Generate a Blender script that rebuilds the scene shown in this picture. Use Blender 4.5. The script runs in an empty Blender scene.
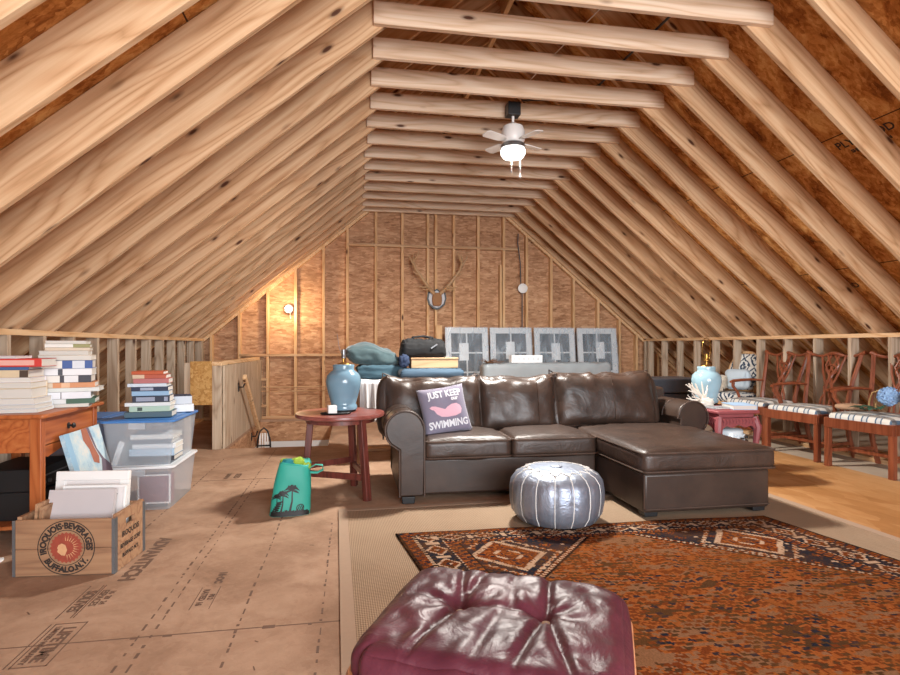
import bpy, bmesh, math, random
from mathutils import Vector, Matrix, noise
S = bpy.context.scene
COL = S.collection
R = math.radians
PI = math.pi
rnd = random.Random(7)

# ---------------------------------------------------------------- camera, world, lights, exposure
cam_d = bpy.data.cameras.new('camera')
cam_d.sensor_width = 36.0
cam_d.lens = 22.4
cam_d.shift_y = 0.0094
cam_d.clip_start = 0.05
cam = bpy.data.objects.new('camera', cam_d)
COL.objects.link(cam)
cam.location = (0, 0, 1.05)
cam.rotation_euler = (R(90), 0, R(-9.93))
S.camera = cam

S.view_settings.view_transform = 'Standard'
S.view_settings.look = 'None'
S.view_settings.gamma = 1.0
S.view_settings.use_curve_mapping = False
S.view_settings.exposure = 0.0
S.cycles.use_denoising = True
S.cycles.max_bounces = 10
S.cycles.diffuse_bounces = 6
S.cycles.sample_clamp_indirect = 6.0

w = bpy.data.worlds.new('sky')
S.world = w
w.use_nodes = True
w.node_tree.nodes['Background'].inputs[0].default_value = (0.72, 0.84, 1.0, 1)
w.node_tree.nodes['Background'].inputs[1].default_value = 1.6

def area_light(name, loc, rot, sx, sy, power, col):
    l = bpy.data.lights.new(name, 'AREA')
    l.shape = 'RECTANGLE'; l.size = sx; l.size_y = sy
    l.energy = power; l.color = col
    o = bpy.data.objects.new(name, l); COL.objects.link(o)
    o.location = loc; o.rotation_euler = rot
    return o

def point_light(name, loc, power, col, rad=0.05):
    l = bpy.data.lights.new(name, 'POINT')
    l.energy = power; l.color = col; l.shadow_soft_size = rad
    o = bpy.data.objects.new(name, l); COL.objects.link(o)
    o.location = loc
    return o

# added cool fill, set as daylight at the unseen rear gable window
area_light('rear_window_fill', (1.3, -2.70, 1.45), (R(90), 0, 0), 3.3, 1.9, 470, (0.92, 0.96, 1.0))
# the fan's downward bowl and the bare bulb on the far gable; an unseen fill light added behind the camera
def bowl_light(name, loc, power, col, size):
    l = bpy.data.lights.new(name, 'AREA'); l.shape = 'DISK'; l.size = size; l.energy = power; l.color = col
    o = bpy.data.objects.new(name, l); COL.objects.link(o); o.location = loc
bowl_light('fan_bowl_light', (1.355, 4.62, 2.645), 195, (1.0, 0.95, 0.88), 0.3)
point_light('gable_bulb_light', (-0.90, 8.17, 1.585), 20, (1.0, 0.76, 0.46), 0.04)
point_light('rear_fill_light', (1.3, -1.2, 2.6), 60, (1.0, 0.93, 0.85), 0.12)

# ---------------------------------------------------------------- helpers
def lin(h):
    if isinstance(h, str):
        h = h.lstrip('#'); c = [int(h[i:i+2], 16)/255 for i in (0, 2, 4)]
    else:
        c = [v/255 for v in h]
    return tuple([(v/12.92 if v <= 0.04045 else ((v+0.055)/1.055)**2.4) for v in c] + [1.0])

class NT:
    def __init__(s, name, rough=0.6, spec=0.5):
        s.m = bpy.data.materials.new(name); s.m.use_nodes = True
        s.t = s.m.node_tree; s.b = s.t.nodes['Principled BSDF']
        s.b.inputs['Roughness'].default_value = rough
        s.b.inputs['Specular IOR Level'].default_value = spec
    def n(s, typ, **kw):
        nd = s.t.nodes.new(typ)
        for k, v in kw.items():
            if k in nd.inputs.keys() if isinstance(k, str) else False:
                nd.inputs[k].default_value = v
            else:
                setattr(nd, k, v)
        return nd
    def set(s, nd, **kw):
        for k, v in kw.items(): nd.inputs[k.replace('_', ' ')].default_value = v
        return nd
    def l(s, a, b): s.t.links.new(a, b)
    def coords(s, scale=(1,1,1), kind='Object', rand=0.0, rot=(0,0,0)):
        tc = s.n('ShaderNodeTexCoord'); mp = s.n('ShaderNodeMapping')
        mp.inputs['Scale'].default_value = scale; mp.inputs['Rotation'].default_value = rot
        if rand:
            oi = s.n('ShaderNodeObjectInfo'); mu = s.n('ShaderNodeMath', operation='MULTIPLY')
            mu.inputs[1].default_value = rand; s.l(oi.outputs['Random'], mu.inputs[0])
            ad = s.n('ShaderNodeVectorMath', operation='ADD')
            s.l(tc.outputs[kind], ad.inputs[0]); s.l(mu.outputs[0], ad.inputs[1])
            s.l(ad.outputs[0], mp.inputs['Vector'])
        else:
            s.l(tc.outputs[kind], mp.inputs['Vector'])
        return mp.outputs['Vector']
    def noise(s, vec, scale=1.0, detail=4.0, rough=0.55, dist=0.0):
        nd = s.n('ShaderNodeTexNoise')
        s.set(nd, Scale=scale, Detail=detail, Roughness=rough, Distortion=dist)
        s.l(vec, nd.inputs['Vector']); return nd.outputs['Fac']
    def ramp(s, fac, stops):
        nd = s.n('ShaderNodeValToRGB'); cr = nd.color_ramp
        while len(cr.elements) < len(stops): cr.elements.new(0.5)
        for e, (p, c) in zip(cr.elements, stops):
            e.position = p; e.color = lin(c) if not isinstance(c, (float, int)) else (c, c, c, 1)
        s.l(fac, nd.inputs['Fac']); return nd.outputs['Color']
    def mix(s, fac, a, b, mode='MIX'):
        nd = s.n('ShaderNodeMix', data_type='RGBA', blend_type=mode)
        for i, v in ((0, fac), (6, a), (7, b)):
            if hasattr(v, 'links') or hasattr(v, 'is_linked'): s.l(v, nd.inputs[i])
            else: nd.inputs[i].default_value = v
        return nd.outputs[2]
    def math(s, op, a, b=0.0):
        nd = s.n('ShaderNodeMath', operation=op)
        for i, v in ((0, a), (1, b)):
            if hasattr(v, 'is_linked'): s.l(v, nd.inputs[i])
            else: nd.inputs[i].default_value = v
        return nd.outputs[0]
    def bump(s, h, strength=0.3, dist=0.01):
        nd = s.n('ShaderNodeBump'); s.set(nd, Strength=strength, Distance=dist)
        s.l(h, nd.inputs['Height']); s.l(nd.outputs['Normal'], s.b.inputs['Normal'])
    def color(s, c):
        if hasattr(c, 'is_linked'): s.l(c, s.b.inputs['Base Color'])
        else: s.b.inputs['Base Color'].default_value = c
        return s

def plain(name, c, rough=0.6, metal=0.0, var=0.10, spec=0.5, scale=9.0, sheen=0.0):
    """one colour with a slight mottling"""
    t = NT(name, rough, spec)
    v = t.coords((1,1,1), rand=5.0)
    f = t.noise(v, scale, 3)
    c1 = lin(c); lo = tuple([x*(1-var) for x in c1[:3]]+[1]); hi = tuple([min(1, x*(1+var)) for x in c1[:3]]+[1])
    t.color(t.mix(f, lo, hi))
    t.b.inputs['Metallic'].default_value = metal
    if sheen: t.b.inputs['Sheen Weight'].default_value = sheen
    return t.m

def lumber(name, stops, axis='X', knots=True, rough=0.65, grain=26.0, ring=1.0, spec=0.25, rand=30.0):
    """sawn wood; the grain runs along the object's own axis"""
    t = NT(name, rough, spec)
    along = 0.9
    sc = {'X': (along, grain, grain), 'Y': (grain, along, grain), 'Z': (grain, grain, along)}[axis]
    v = t.coords(sc, rand=rand)
    warp = {'X': (0.5, 5, 5), 'Y': (5, 0.5, 5), 'Z': (5, 5, 0.5)}[axis]
    v2 = t.coords(warp, rand=rand)
    big = t.noise(v2, 1.0, 2, 0.45, 0.25)
    rings = t.math('PINGPONG', t.math('MULTIPLY', big, 22.0*ring), 1.0)
    rings = t.math('POWER', rings, 2.2)
    fine = t.noise(v, 1.6, 4, 0.6)
    f = t.math('ADD', t.math('MULTIPLY', t.math('SUBTRACT', 1.0, rings), 0.26), t.math('MULTIPLY', fine, 0.66))
    c = t.ramp(f, stops)
    # tone from board to board
    oi = t.n('ShaderNodeObjectInfo')
    tone = t.ramp(oi.outputs['Random'], [(0.0, 0.86), (0.5, 1.0), (1.0, 0.93)])
    c = t.mix(1.0, c, tone, 'MULTIPLY')
    if knots:
        kv = t.coords({'X': (2.6, 8.0, 8.0), 'Y': (8.0, 2.6, 8.0), 'Z': (8.0, 8.0, 2.6)}[axis], rand=rand)
        vo = t.n('ShaderNodeTexVoronoi'); t.set(vo, Scale=1.0, Randomness=1.0); t.l(kv, vo.inputs['Vector'])
        k = t.ramp(vo.outputs['Distance'], [(0.0, 1.0), (0.075, 0.95), (0.11, 0.40), (0.17, 0.0)])
        c = t.mix(k, c, lin('#4a2817'))
    t.color(c)
    t.bump(fine, 0.12, 0.004)
    return t.m

def flakes(name, stops, sc=(1,1,1), scale=18.0, rough=0.8, big=1.6, spec=0.2, kind='Object', amp=0.5):
    """pressed strand board: long overlapping flakes over a broad mottling"""
    t = NT(name, rough, spec)
    v = t.coords(sc, kind)
    vo = t.n('ShaderNodeTexVoronoi'); t.set(vo, Scale=scale, Randomness=1.0)
    wv = t.n('ShaderNodeTexNoise'); t.set(wv, Scale=scale*0.6, Detail=2.0); t.l(v, wv.inputs['Vector'])
    ad = t.n('ShaderNodeVectorMath', operation='MULTIPLY_ADD')
    t.l(wv.outputs['Color'], ad.inputs[0]); ad.inputs[1].default_value = (0.09, 0.09, 0.09); t.l(v, ad.inputs[2])
    t.l(ad.outputs[0], vo.inputs['Vector'])
    sep = t.n('ShaderNodeSeparateColor'); t.l(vo.outputs['Color'], sep.inputs[0])
    b = t.noise(v, big, 5, 0.62, 0.6)
    fine = t.noise(v, scale*3.2, 3, 0.6)
    f = t.math('ADD', t.math('MULTIPLY', sep.outputs[0], 0.30*amp),
               t.math('ADD', t.math('MULTIPLY', b, 1.0-0.30*amp-0.25*amp), t.math('MULTIPLY', fine, 0.25*amp)))
    c = t.ramp(f, stops)
    t.color(c); t.bump(fine, 0.15, 0.004)
    return t.m

def leather(name, dark, light, rough=0.38, bump=0.35, scale=7.0, coat=0.0, spec=0.5):
    t = NT(name, rough, spec)
    v = t.coords((1,1,1), rand=11.0)
    b = t.noise(v, 4.0, 4, 0.6)
    f = t.noise(v, scale, 5, 0.6, 1.2)
    g = t.noise(v, 190.0, 2, 0.5)
    t.color(t.ramp(b, [(0.3, dark), (0.72, light)]))
    h = t.math('ADD', t.math('MULTIPLY', f, 1.0), t.math('MULTIPLY', g, 0.05))
    t.bump(h, bump, 0.02)
    t.b.inputs['Coat Weight'].default_value = coat
    t.b.inputs['Coat Roughness'].default_value = 0.25
    return t.m

M = {}
M['pine'] = lumber('pine_framing', [(0.2, '#a0764f'), (0.45, '#c39a73'), (0.7, '#d6b48f'), (0.95, '#e1c5a5')])
M['pine_z'] = lumber('pine_upright', [(0.2, '#b98a5c'), (0.45, '#d2a778'), (0.7, '#e2bd92'), (0.95, '#ebcba6')], 'Z')
M['pine_y'] = lumber('pine_plate', [(0.2, '#c19263'), (0.45, '#d8b084'), (0.7, '#e5c49c'), (0.95, '#eed3b2')], 'Y')
M['pine_white'] = lumber('pine_ties', [(0.2, '#b89676'), (0.45, '#d0b194'), (0.7, '#dfc8b0'), (0.95, '#e8d8c6')])
M['grey_stud'] = lumber('weathered_studs', [(0.2, '#937c66'), (0.45, '#b19b84'), (0.7, '#c6b49e'), (0.95, '#d4c6b2')], 'Z')
M['roof_osb'] = flakes('roof_strand_board', [(0.28, '#553015'), (0.42, '#9a602e'), (0.54, '#c68c50'), (0.68, '#e2b678')], (1.0, 1.8, 1.0), 26.0, big=4.5, amp=0.40)
M['gable_osb'] = flakes('gable_strand_board', [(0.24, '#765039'), (0.40, '#a67c5c'), (0.55, '#bd9270'), (0.72, '#d6b08c')], (1.0, 1.0, 3.0), 14.0, big=2.0, amp=0.8)
M['floor_osb'] = flakes('subfloor_strand_board', [(0.25, '#856853'), (0.45, '#9d7e67'), (0.58, '#ac8d75'), (0.8, '#bc9f88')], (1, 1, 1), 34.0, big=2.6, amp=0.22)
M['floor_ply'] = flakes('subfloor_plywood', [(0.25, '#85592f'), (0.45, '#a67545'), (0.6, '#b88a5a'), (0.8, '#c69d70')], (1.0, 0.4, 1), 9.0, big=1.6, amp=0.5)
M['osb_panel'] = flakes('yellow_strand_board', [(0.25, '#94683a'), (0.45, '#b3854c'), (0.6, '#c49a60'), (0.8, '#d2ae7c')], (1, 1, 1), 40.0, big=2.0, amp=1.0)
M['drywall'] = plain('white_drywall', '#dfe3e6', 0.8, var=0.03)
M['ink'] = plain('faded_ink', '#6a5040', 0.8, var=0.15)
M['ink_dark'] = plain('printed_ink', '#2b211d', 0.7, var=0.1)
M['black'] = plain('black_plastic', '#17181a', 0.45)
M['white'] = plain('white_paint', '#e6e6e4', 0.5, var=0.03)
M['metal'] = plain('dull_steel', '#8b8d90', 0.38, 0.9)
M['brass'] = plain('brass', '#b08a48', 0.3, 0.95)
M['cable'] = plain('grey_cable', '#4a4a4c', 0.5)

class MB:
    def __init__(s): s.bm = bmesh.new()
    def _add(s, pts, faces, mi=0, mat=None):
        vs = [s.bm.verts.new(mat @ Vector(p) if mat is not None else Vector(p)) for p in pts]
        out = []
        for f in faces:
            try:
                fc = s.bm.faces.new([vs[i] for i in f]); fc.material_index = mi; out.append(fc)
            except ValueError: pass
        return vs
    def box(s, x0, x1, y0, y1, z0, z1, mi=0, mat=None):
        P = [(x0,y0,z0),(x1,y0,z0),(x1,y1,z0),(x0,y1,z0),(x0,y0,z1),(x1,y0,z1),(x1,y1,z1),(x0,y1,z1)]
        s._add(P, [(0,3,2,1),(4,5,6,7),(0,1,5,4),(1,2,6,5),(2,3,7,6),(3,0,4,7)], mi, mat); return s
    def bar(s, p, q, wd, ht, up=(0,0,1), mi=0, wd2=None, ht2=None):
        p, q = Vector(p), Vector(q); d = (q-p).normalized(); u = Vector(up)
        sd = d.cross(u)
        if sd.length < 1e-4: sd = d.cross(Vector((0,1,0)))
        sd.normalize(); u = sd.cross(d)
        wd2 = wd if wd2 is None else wd2; ht2 = ht if ht2 is None else ht2
        P = []
        for c, a, b in ((p, wd, ht), (q, wd2, ht2)):
            for i, j in ((-1,-1),(1,-1),(1,1),(-1,1)): P.append(c + sd*(i*a/2) + u*(j*b/2))
        s._add(P, [(0,1,2,3),(7,6,5,4),(0,4,5,1),(1,5,6,2),(2,6,7,3),(3,7,4,0)], mi); return s
    def tube(s, pts, r, n=8, mi=0, closed=False, flat=1.0):
        pts = [Vector(p) for p in pts]; m = len(pts)
        rs = r if isinstance(r, (list, tuple)) else [r]*m
        rings = []; prev = None
        for i, p in enumerate(pts):
            if closed: t = pts[(i+1) % m] - pts[i-1]
            else: t = pts[min(i+1, m-1)] - pts[max(i-1, 0)]
            if t.length < 1e-9: t = Vector((0,0,1))
            t.normalize()
            if prev is None:
                a = Vector((0,0,1)) if abs(t.z) < 0.9 else Vector((0,1,0))
                u = t.cross(a).normalized()
            else:
                u = (prev - t*prev.dot(t))
                if u.length < 1e-6: u = t.orthogonal()
                u.normalize()
            prev = u; v = t.cross(u)
            rings.append([s.bm.verts.new(p + (u*math.cos(2*PI*k/n) + v*math.sin(2*PI*k/n)*flat)*rs[i]) for k in range(n)])
        for i in range(m if closed else m-1):
            A, B = rings[i], rings[(i+1) % m]
            for k in range(n):
                f = s.bm.faces.new((A[k], A[(k+1) % n], B[(k+1) % n], B[k])); f.material_index = mi
        if not closed:
            for ring, rev in ((rings[0], True), (rings[-1], False)):
                f = s.bm.faces.new(ring[::-1] if rev else ring); f.material_index = mi
        return s
    def lathe(s, prof, n=28, c=(0,0,0), mi=0, shape=None):
        c = Vector(c); rings = []
        for r, z in prof:
            ring = []
            for k in range(n):
                a = 2*PI*k/n; rr = r*(shape(a, z) if shape else 1)
                ring.append(s.bm.verts.new(c + Vector((rr*math.cos(a), rr*math.sin(a), z))))
            rings.append(ring)
        for A, B in zip(rings, rings[1:]):
            for k in range(n):
                f = s.bm.faces.new((A[k], A[(k+1) % n], B[(k+1) % n], B[k])); f.material_index = mi
        f = s.bm.faces.new(rings[0][::-1]); f.material_index = mi
        f = s.bm.faces.new(rings[-1]); f.material_index = mi
        return s
    def prism(s, poly, a, b, axis='Y', mi=0, mat=None):
        def pt(u, v, t):
            return {'X': (t,u,v), 'Y': (u,t,v), 'Z': (u,v,t)}[axis]
        n = len(poly)
        P = [pt(u, v, a) for u, v in poly] + [pt(u, v, b) for u, v in poly]
        F = [tuple(range(n)), tuple(range(2*n-1, n-1, -1))] + [(i, n+i, n+(i+1) % n, (i+1) % n) for i in range(n)]
        s._add(P, F, mi, mat); return s
    def grid(s, fn, nu, nv, mi=0, thick=0.0, wrap=False):
        V = [[s.bm.verts.new(Vector(fn(i/nu, j/nv))) for j in range(nv+1)] for i in range(nu+1)]
        for i in range(nu):
            for j in range(nv):
                f = s.bm.faces.new((V[i][j], V[i+1][j], V[i+1][j+1], V[i][j+1])); f.material_index = mi
        return s
    def cushion(s, sx, sy, sz, r=0.03, n=14, puff=0.0, fn=None, mat=None, side=0.0, mi=0):
        """rounded box centred on 0; puff lifts top and bottom, fn(p, (u,v,w)) moves points further"""
        b = bmesh.new(); bmesh.ops.create_cube(b, size=2.0)
        bmesh.ops.subdivide_edges(b, edges=b.edges[:], cuts=n, use_grid_fill=True)
        H = Vector((sx/2, sy/2, sz/2)); rr = min(r, min(H)*0.98); I = H - Vector((rr,)*3)
        vm = {}
        for v in b.verts:
            u = Vector([math.copysign(1-(1-abs(c))**1.35, c) for c in v.co])
            p = Vector((u.x*H.x, u.y*H.y, u.z*H.z))
            c = Vector([max(-I[i], min(I[i], p[i])) for i in range(3)])
            d = p - c
            if d.length > 1e-9: p = c + d.normalized()*rr
            bx, by, bz = max(0, 1-u.x**2), max(0, 1-u.y**2), max(0, 1-u.z**2)
            p.z += u.z*puff*(bx*by)**0.6
            if side:
                p.x += u.x*side*(by*bz)**0.6; p.y += u.y*side*(bx*bz)**0.6
            if fn: p = Vector(fn(p, u))
            vm[v] = s.bm.verts.new(mat @ p if mat is not None else p)
        for f in b.faces:
            g = s.bm.faces.new([vm[v] for v in f.verts]); g.material_index = mi
        b.free(); return s
    def geo(s, verts, faces, fn, mi=0):
        vs = [s.bm.verts.new(Vector(fn(x, y))) for x, y in verts]
        for f in faces:
            try:
                g = s.bm.faces.new([vs[i] for i in f]); g.material_index = mi
            except ValueError: pass
        return s
    def build(s, name, mat, parent=None, bevel=0.0, smooth=False, seg=2, sub=0, loc=None, rot=None, angle=40, weld=False):
        if weld: bmesh.ops.remove_doubles(s.bm, verts=s.bm.verts[:], dist=1e-5)
        bmesh.ops.recalc_face_normals(s.bm, faces=s.bm.faces[:])
        me = bpy.data.meshes.new(name); s.bm.to_mesh(me); s.bm.free()
        for m in (mat if isinstance(mat, (list, tuple)) else [mat]): me.materials.append(M[m] if isinstance(m, str) else m)
        o = bpy.data.objects.new(name, me); COL.objects.link(o)
        if smooth:
            me.polygons.foreach_set('use_smooth', [True]*len(me.polygons))
            if angle < 180: me.set_sharp_from_angle(angle=R(angle))
        if bevel:
            b = o.modifiers.new('edge', 'BEVEL'); b.width = bevel; b.segments = seg; b.limit_method = 'ANGLE'; b.angle_limit = R(35)
        if sub:
            b = o.modifiers.new('soft', 'SUBSURF'); b.levels = sub; b.render_levels = sub
        if parent is not None: o.parent = parent
        if loc is not None: o.location = loc
        if rot is not None: o.rotation_euler = rot
        return o

def struct(o, part=False):
    if not part: o['kind'] = 'structure'
    return o
def tag(o, label, cat, group=None):
    o['label'] = label; o['category'] = cat
    if group: o['group'] = group
    return o
def thing(name, label, cat, loc=(0,0,0), rz=0.0, group=None):
    o = bpy.data.objects.new(name, None); COL.objects.link(o)
    o.empty_display_size = 0.1
    o.location = loc; o.rotation_euler = (0, 0, rz)
    return tag(o, label, cat, group)
def dup(root, loc, rz, label):
    r = root.copy(); COL.objects.link(r); r.location = loc; r.rotation_euler = (0, 0, rz); r['label'] = label
    for ch in list(root.children):
        c = ch.copy(); COL.objects.link(c); c.parent = r
        for g in list(ch.children):
            d = g.copy(); COL.objects.link(d); d.parent = c
    return r
_tc = {}
def text(s, size, bold=0.0, align='CENTER'):
    k = (s, size, bold, align)
    if k not in _tc:
        cu = bpy.data.curves.new('t', 'FONT'); cu.body = s; cu.size = size; cu.align_x = align; cu.offset = bold; cu.resolution_u = 3
        o = bpy.data.objects.new('t', cu); COL.objects.link(o)
        dg = bpy.context.evaluated_depsgraph_get()
        me = bpy.data.meshes.new_from_object(o.evaluated_get(dg))
        _tc[k] = ([(v.co.x, v.co.y) for v in me.vertices], [tuple(p.vertices) for p in me.polygons])
        bpy.data.objects.remove(o); bpy.data.curves.remove(cu); bpy.data.meshes.remove(me)
    return _tc[k]
def V(*a): return Vector(a)
# ---------------------------------------------------------------- the room
XL, ZL = -2.06, 1.155          # inner edge of the low wall and its plate, stair side
XR, ZR = 4.64, 1.165          # the same on the chair side
TAN = 0.8333
XM = (XL+XR)/2 + (ZR-ZL)/(2*TAN)
ZM = ZL + TAN*(XM-XL)
AL = math.atan(TAN)
YG = 8.38                     # face of the far gable's studs
YB = -2.75                    # rear gable
TIE0, STEP = 3.467, 0.412
TIEZ = 3.035

# floor with the stair opening
OX0, OX1, OY0, OY1 = -1.28, -0.25, 6.03, 8.30
f = MB()
f.box(-3.7, 2.93, YB, OY0, -0.03, 0)
f.box(-3.7, OX0, OY0, YG+.12, -0.03, 0)
f.box(OX1, 2.93, OY0, YG+.12, -0.03, 0)
f.box(OX0, OX1, OY1, YG+.12, -0.03, 0)
floor = struct(f.build('floor', 'floor_osb'))
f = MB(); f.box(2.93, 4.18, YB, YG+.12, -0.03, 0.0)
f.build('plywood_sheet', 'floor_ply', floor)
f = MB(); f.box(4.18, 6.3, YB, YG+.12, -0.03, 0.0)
f.build('lit_floor_strip', plain('lit_subfloor', '#b5a490', 0.85, var=0.15, scale=4), floor)  # pale tone paints the cool light on the floor along the low wall
# stairwell: rim joists, plaster below, a landing and two treads
f = MB()
f.box(OX0, OX1, OY1, OY1+.03, -0.31, -0.031); f.box(OX0-.03, OX0, OY0, OY1, -0.31, -0.031)
f.box(OX1, OX1+.03, OY0, OY1, -0.31, -0.031); f.box(OX0, OX1, OY0-.03, OY0, -0.31, -0.031)
f.build('stair_rim', 'gable_osb', floor)
f = MB()
f.box(OX0, OX1, OY1+.005, OY1+.03, -2.2, -0.31); f.box(OX0-.03, OX0, OY0, OY1, -2.2, -0.31)
f.box(OX1, OX1+.03, OY0, OY1, -2.2, -0.31); f.box(OX0, OX1, OY0-.03, OY0, -2.2, -0.31)
f.build('stair_lining', 'drywall', floor)
f = MB()
for k in range(8): f.box(OX0, OX1, OY0+.28*k, OY0+.28*(k+1)+.02, -2.2, -.2*(k+1))
f.build('stair_tread', 'pine_y', floor)

# floor print: joist lines, stamps
def floor_print(items):
    m = MB()
    for s, size, x, y, bold in items:
        vs, fs = text(s, size, bold)
        m.geo(vs, fs, lambda a, b: (x+b, y-a, 0.0012))        # reads towards the camera, tops towards the sofa
    return m
m = floor_print([('LIFETIME', .062, -1.055, 2.185, .002), ('LIMITED WARRANTY', .027, -1.085, 2.185, .0012)])
for a, b in (((-1.098, 2.04), (-1.098, 2.335)), ((-.99, 2.04), (-.99, 2.335)), ((-1.098, 2.04), (-.99, 2.04)), ((-1.098, 2.335), (-.99, 2.335)), ((-1.115, 2.04), (-1.115, 2.335))):
    (x0, y0), (x1, y1) = a, b
    m.box(min(x0,x1)-.002, max(x0,x1)+.002, min(y0,y1)-.002, max(y0,y1)+.002, .0003, .0012)
m.build('printed_stamp', 'ink', floor)
m = floor_print([('SOLIVES', .055, -1.11, 2.53, .002), ('ESPACES', .04, -1.05, 2.55, .001), ('16  20  24', .032, -1.015, 2.55, .001)])
m.box(-1.125, -1.121, 2.38, 2.68, .0003, .0012); m.box(-1.062, -1.058, 2.38, 2.68, .0003, .0012); m.box(-1.072, -1.068, 2.38, 2.68, .0003, .0012)
m.build('printed_stamp', 'ink', floor)
floor_print([('ADVANTECH', .095, -1.03, 3.0, .004)]).build('printed_stamp', 'ink', floor)
m = floor_print([('RATED 16', .035, -.625, 2.48, .002), ('PS 2', .03, -.59, 2.48, .002), ('16 OC', .045, -.60, 2.68, .003)])
m.box(-.64, -.637, 2.37, 2.58, .0003, .0012); m.box(-.565, -.562, 2.37, 2.58, .0003, .0012)
m.build('printed_stamp', 'ink', floor)
floor_print([('RATED 24', .04, -1.0, 4.75, .003), ('SIZED', .06, -.93, 4.75, .003)]).build('printed_stamp', 'ink', floor)
m = MB()
for x, y0, y1 in ((-.76, 1.0, 5.9), (-.715, 1.4, 4.6), (-.42, 1.0, 5.6), (-.115, 1.0, 3.4), (-1.17, 3.2, 5.5)):
    y = y0
    while y < y1:
        ln = rnd.uniform(.012, .05)
        m.box(x-.004+rnd.uniform(-.004, .004), x+.003, y, y+ln, .0003, .0012); y += ln + rnd.uniform(.012, .06)
m.build('joist_line', 'ink', floor)
m = MB()
for y, x0, x1 in ((2.18, -2.0, 0.0), (4.62, -2.0, 1.5), (-.26, -2, 2)):
    m.box(x0, x1, y-.0025, y+.0025, .0002, .0009)
    x = x0
    while x < x1:
        m.box(x, x+rnd.uniform(.01, .05), y-.012, y+rnd.uniform(-.004, .01), .0003, .0011); x += rnd.uniform(.1, .35)
m.build('sheet_seam', 'ink', floor)
m = MB()
for i in range(14):
    x, y = rnd.uniform(-1.4, -.1), rnd.uniform(1.4, 5.6); a = rnd.uniform(0, PI); l_ = rnd.uniform(.01, .035)
    m.bar((x, y, .0009), (x+l_*math.cos(a), y+l_*math.sin(a), .0009), .004, .0006)
m.build('scuff_mark', 'ink', floor)

# roof: sheathing, rafters, ridge, collar ties
LEN = (XM - (-3.42))/math.cos(AL) + .02
def roof_matrix(side, y):
    """local x up the slope, local z out of the room, origin at the eave under the rafter"""
    if side == 'L':
        ex, ez = -3.42, ZL + TAN*(-3.42-XL)
        xa = Vector((math.cos(AL), 0, math.sin(AL))); za = Vector((-math.sin(AL), 0, math.cos(AL)))
        ya = za.cross(xa)
    else:
        ex = 2*XM+3.42; ez = ZR + TAN*(XR-ex)
        xa = Vector((-math.cos(AL), 0, math.sin(AL))); za = Vector((math.sin(AL), 0, math.cos(AL)))
        ya = za.cross(xa)
    m = Matrix((xa, ya, za)).transposed().to_4x4(); m.translation = (ex, y, ez)
    return m
DEPTH = 0.19
ys = [TIE0 + .038 + STEP*k for k in range(-15, 12)] + [8.345]
for side in 'LR':
    b = MB(); yy = (YG+.12-YB)
    b.box(-.1, LEN+.165, -yy/2, yy/2, DEPTH+.001, DEPTH+.014)
    roof = struct(b.build('ceiling_left' if side == 'L' else 'ceiling_right', 'roof_osb'))
    roof.matrix_world = roof_matrix(side, (YG+.12+YB)/2)
    b = MB(); b.box(0, LEN, -.019, .019, 0, DEPTH)
    proto = b.build('rafter', 'pine', roof, bevel=.003, seg=1)
    for i, y in enumerate(ys):
        o = proto if i == 0 else proto.copy()
        if i: COL.objects.link(o)
        o.parent = roof; o.matrix_parent_inverse = Matrix.Identity(4)
        dy = y + .019 - (YG+.12+YB)/2
        jit = rnd.uniform(-.004, .004)
        o.location = (0, dy if side == 'L' else -dy, 0)
        ya = roof.matrix_world.to_3x3() @ Vector((0, 1, 0))
        o.location = (0, dy*(1 if ya.y > 0 else -1), jit)
    # dark sheet seams of the sheathing
    b = MB()
    for k in range(1, 5): b.box(1.22*k-.004, 1.22*k+.004, -yy/2, yy/2, DEPTH-.0005, DEPTH+.002)
    b.build('sheathing_seam', plain('seam_dark', '#4a2a14', .9), roof)
    if side == 'R':
        # mill stamps on the sheathing
        b = MB()
        for sx, sy in ((3.1, .45), (2.75, 1.5), (3.55, -.35), (2.2, -1.6)):
            for s, size, off in (('PLYWOOD', .085, 0), ('SHEATHING SPAN', .036, -.06)):
                vs, fs = text(s, size, .002)
                b.geo(vs, fs, lambda a, c: (sx+c+off, sy+a if ya.y < 0 else sy-a, DEPTH-.001))
        b.build('mill_stamp', 'ink_dark', roof)
b = MB(); b.box(XM-.02, XM+.02, YB, YG+.1, ZM-.06, ZM+.16)
ridge = struct(b.build('beam_ridge', 'pine_y'))
def tie_x(z, side):
    return XL + (z-ZL)/TAN if side == 'L' else XR - (z-ZR)/TAN
b = MB(); b.box(0, 2.43, 0, .038, 0, .14)
tie = b.build('collar_tie', 'pine_white', ridge, bevel=.003, seg=1)
for i, k in enumerate(range(-14, 13)):
    o = tie if i == 0 else tie.copy()
    if i: COL.objects.link(o)
    o.parent = ridge
    o.location = (.14 + rnd.uniform(-.012, .012), min(TIE0 + STEP*k, 8.30), TIEZ + rnd.uniform(-.006, .006))
    o.scale.x = rnd.uniform(.995, 1.012)

b = MB(); b.box(-3.72, -3.70, YB, YG+.1, -.03, .35); b.box(6.28, 6.30, YB, YG+.1, -.03, .45)
struct(b.build('trim_1', 'pine_y'))
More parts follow.
